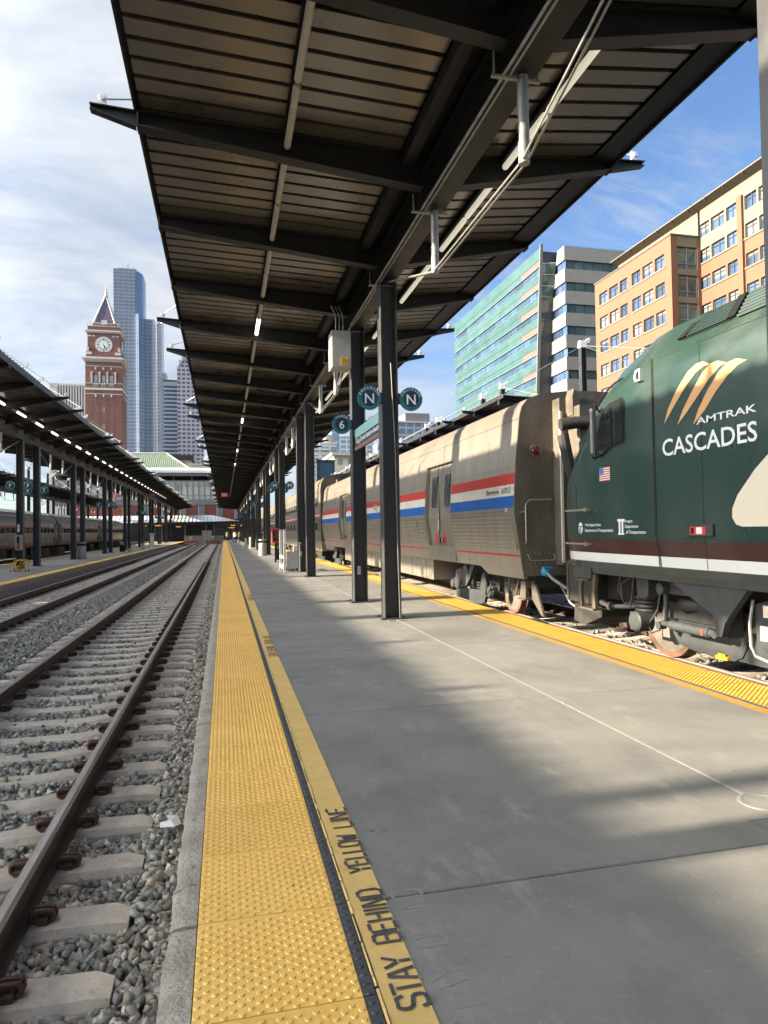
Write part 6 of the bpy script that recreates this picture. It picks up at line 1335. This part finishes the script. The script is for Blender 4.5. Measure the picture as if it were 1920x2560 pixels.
for k in range(36): link('floor_band', BND, t3, (0, 0, 12+k*4.0))
b = MB(); b.box(-57.3, -40.2, 700, 735, 149.5, 154); b.build('parapet', MT['metal_light'], t3)
t4 = thing('stepped_tower', 'brownish gridded tower with stepped crown partly behind the canopy', 'skyscraper', (-34, 690, -.4)); b = MB(); b.box(-41.6, -18, 660, 690, -.5, 158); b.box(-39.8, -20, 661, 689, 158, 165); b.box(-37.5, -22, 663, 688, 165, 171); b.build('body', MT['sky_pink'], t4); b = MB()
for k in range(9): x = -41+k*1.2; b.prism([(x-.35, 158+k*1.3), (x+.35, 158+k*1.3), (x, 160.5+k*1.5)], 'y', 660, 661)
b.build('crown_spikes', MT['stone_white'], t4)
# station buildings at the end of the tracks
st = thing('station_house', 'station house with green tiled hip roof at the end of the tracks', 'building', (-18, 172, -.4))
b = MB(); b.add([(-32, 165, 16.4), (-7.6, 165, 16.4), (-7.6, 183, 16.4), (-32, 183, 16.4), (-27, 172, 20.9), (-13.4, 172, 20.9), (-13.4, 176, 20.9), (-27, 176, 20.9)], [(0, 1, 5, 4), (1, 2, 6, 5), (2, 3, 7, 6), (3, 0, 4, 7), (4, 5, 6, 7)]); b.build('hip_roof', MT['tile_green'], st)
b = MB()
for k in range(52):
    x = -31.5+k*.46; zt = 20.9; f = 1.0 if -27 < x < -13.6 else ((x+32)/5.0 if x <= -27 else (-7.6-x)/5.8)
    if f > .05: b.tube([(x, 164.95, 16.45), (x, 165+7*f, 16.45+4.5*f)], .075, 4)
o = b.build('tile_rows', MT['tile_green'], st); o['kind'] = 'stuff'
b = MB(); b.tube([(-13.4, 172, 21), (-7.5, 165, 16.5)], .16, 6); b.tube([(-27, 172, 21), (-13.4, 172, 21)], .16, 6); b.build('ridge_cap', MT['stone_white'], st)
wb_ = [(-7.9+2.6*k, -6.3+2.6*k) for k in range(-5, 3)]
b = MB(); b.box(-34, 6, 166, 183, -.5, 16.35); b.build('wall', MT['brick_red'], st)
for k in range(-4, 4):
    x = -5.9+k*4.2; b = MB(); b.box(x, x+1.5, 165.9, 165.98, 3.2, 8.4); wo = b.build('window', MT['stone_white'], st); b = MB(); b.box(x+.2, x+1.3, 165.84, 165.89, 3.4, 8.2); b.build('pane', MT['frame_grey'], wo)
b = MB(); b.box(-34, -6.8, 163.6, 165.99, 15.7, 16.38); b.build('roof_gutter', MT['stone_white'], st)
sb = thing('footbridge', 'glazed footbridge with white roof crossing above the tracks', 'footbridge', (-12, 151, 7))
b = MB(); b.prism([(149.2, 14.35), (149.2, 14.9), (152, 15.6), (155.5, 14.9), (155.5, 14.35)], 'x', -34, -2.6); b.build('roof', MT['roof_white'], sb)
b = MB(); b.box(-34, -3.2, 149.8, 155, 13.75, 14.34); b.box(-34, -1.5, 150, 150.4, 12.45, 12.72); b.box(-34, -1.3, 150, 154.8, 7.5, 8.55); b.build('beam', MT['steel_grey'], sb)
b = MB()
for k in range(9): x = -33+k*3.75; b.box(x, x+.3, 150, 150.3, 12.72, 13.75)
b.build('post', MT['steel_dark'], sb)
b = MB(); b.box(-34, -1.5, 152.5, 152.6, 12.72, 13.75); b.build('dark_gap', MT['black'], sb)  # black sheet painting the shade in the open gap under the roof
mat('glass_bridge', (.30, .29, .27), (.44, .42, .38), .1, .2, ns=.9, st=(1, 1, .5), detail=6, c3=(.16, .09, .075), ns3=.35, lo3=.55, hi3=.7)
for k in range(27):
    x = -34+k*1.2; b = MB(); b.box(x+.07, x+1.13, 150.1, 150.14, 8.62, 12.4); b.build('pane', MT['glass_bridge'], sb)
b = MB()
for k in range(28): x = -34+k*1.2; b.box(x-.06, x+.06, 149.98, 150.16, 8.56, 12.44)
for z in (9.5, 11.5, 11.95): b.box(-34, -1.55, 150.0, 150.08, z, z+.07)
b.build('mullions', MT['cream_wall'], sb)
cc_ = thing('concourse', 'low concourse with white standing seam roof across the track ends', 'building', (-6, 132, -.4))
b = MB(); b.add([(-30, 128, 3.35), (2.2, 128, 3.6), (-2.2, 133, 4.85), (-30, 133, 4.85)], [(0, 1, 2, 3)]); b.add([(2.2, 128, 3.6), (4, 140, 3.6), (-2.2, 133, 4.85)], [(0, 1, 2)]); b.build('roof', MT['roof_white'], cc_, fix=False)
b = MB()
for k in range(46): x = -29.5+k*.68; f = 1 if x < -2.2 else max(0, (2.2-x)/4.4); z0 = 3.35+(x+30)/32.2*.25; b.tube([(x, 127.98, z0+.03), (x, 128+5*f, z0+.03+(4.85-z0)*f)], .035, 4)
o = b.build('roof_seams', MT['metal_light'], cc_); o['kind'] = 'stuff'
b = MB(); b.box(-30, 2.3, 128.02, 128.2, 3.05, 3.34); b.build('fascia', MT['steel_dark'], cc_)
b = MB(); b.box(-12, -1.9, 130, 130.3, -.5, 3.3); b.box(-30, 14, 140, 140.3, -.5, 4.2); b.build('wall', MT['steel_dark'], cc_)
for x in (-11, -7, -3.3, -1.9, 1.5): b = MB(); b.box(x, x+.18, 128.4, 128.6, -.5, 3.2); b.build('post', MT['steel_grey'], cc_)
cfm = MB(); cfm.box(-30, 14, 128, 140, -.5, -.02); cfm.build('floor', MT['concrete'], cc_)
# mid-distance buildings seen between the columns on the right
def block(name, lab, cat, x0, x1, y0, y1, z1, m_, extra=None):
    t = thing(name, lab, cat, ((x0+x1)/2, (y0+y1)/2, -.4)); b = MB(); b.box(x0, x1, y0, y1, -.5, z1); b.build('body', MT[m_], t); b = MB(); b.box(x0-.3, x1+.3, y0-.3, y1+.3, z1, z1+.6); b.build('parapet', MT['stone_white'], t); return t
t = block('apartment_block', 'pale apartment block with curved roof seen beyond the track six sign', 'building', 33, 43, 260, 285, 35.2, 'resid')
b = MB(); b.lathe([(3.4, 0), (3.4, 3.2), (0, 3.3)], (39.5, 264, 35.8), n=24); b.build('roof_drum', MT['stone_white'], t, smooth=True)
b = MB()
for k in range(7): b.box(32.6, 40, 258.6, 259.98, 14+k*3.1, 14.6+k*3.1)
b.build('balcony', MT['stone_white'], t)
block('glass_tower', 'slim bluish glass tower behind the pale apartment block', 'skyscraper', 47.5, 51, 300, 312, 46.5, 'sky_blue'); block('slender_tower', 'slender white residential tower just left of the second column', 'skyscraper', 68, 75, 400, 415, 57.5, 'resid'); block('balcony_tower', 'white balcony tower right of the second column under the name board', 'skyscraper', 82.5, 89, 400, 415, 56.8, 'resid'); block('far_flats', 'small pale flats far behind beside the first column', 'building', 86.7, 90, 380, 390, 50.3, 'resid')
t = block('stone_building', 'cream stone building with heavy cornice beyond the coaches', 'building', 35.6, 62, 220, 250, 25.6, 'pale_stone'); b = MB(); b.box(34.6, 62.5, 218.8, 251, 26.2, 27.2); b.build('cornice', MT['stone_cream'], t)
t = block('grey_flats', 'dark grey apartment block behind the right canopy', 'building', 72, 97, 280, 300, 47.5, 'resid_dark'); b = MB(); b.box(77, 88, 282, 298, 48.1, 52); b.build('plant_room', MT['steel_grey'], t)
t = thing('lift_tower', 'glass and steel lift tower beyond the coaches', 'tower', (22, 150, -.4)); b = MB(); b.box(20.4, 24.2, 150, 153, -.5, 17.0); b.build('glass', MT['glass_blue'], t); b = MB()
for x in (20.3, 24.0): b.box(x, x+.3, 149.8, 150.1, -.5, 17.0)
b.box(20.2, 24.4, 149.7, 153.2, 17.0, 17.4); b.build('frame', MT['steel_dark'], t)
t = thing('stone_hotel', 'cream stone block with arched windows behind the green roof', 'building', (-11, 205, -.4)); b = MB(); b.box(-19, -9, 200, 215, -.5, 22.2); b.build('wall', MT['stone_cream'], t); b = MB(); b.box(-20, -8.2, 199, 216, 22.2, 23.6); b.build('cornice', MT['steel_dark'], t)
for x in (-13.0, -11.2): b = MB(); b.prism([(x+u*.55, 20.0+v*.55) for u, v in archpts(.9, 3.4)], 'y', 199.8, 199.98); b.build('window', MT['frame_grey'], t)
t = thing('cream_block', 'plain cream building right of the green roof', 'building', (-5, 195, -.4)); b = MB(); b.box(-9, 6, 190, 205, -.5, 19.9); b.build('wall', MT['stone_cream'], t); b = MB(); b.box(-9.2, 6.2, 189.8, 205.2, 19.9, 20.3); b.build('parapet', MT['stone_white'], t)
# brick warehouse left of the silver train
t = thing('brick_warehouse', 'long red brick wall building behind the silver train', 'building', (-45, 90, -.4)); b = MB(); b.box(-60, -44, 40, 150, -.5, 9.5); b.build('wall', MT['brick_red'], t); b = MB(); b.box(-60.5, -43.6, 39.6, 150.4, 9.5, 10.3); b.build('parapet', MT['roof_white'], t)
for k in range(14): b = MB(); b.box(-43.98, -43.9, 46+k*7, 49.5+k*7, 2.5, 6.8); b.build('window', MT['frame_grey'], t)
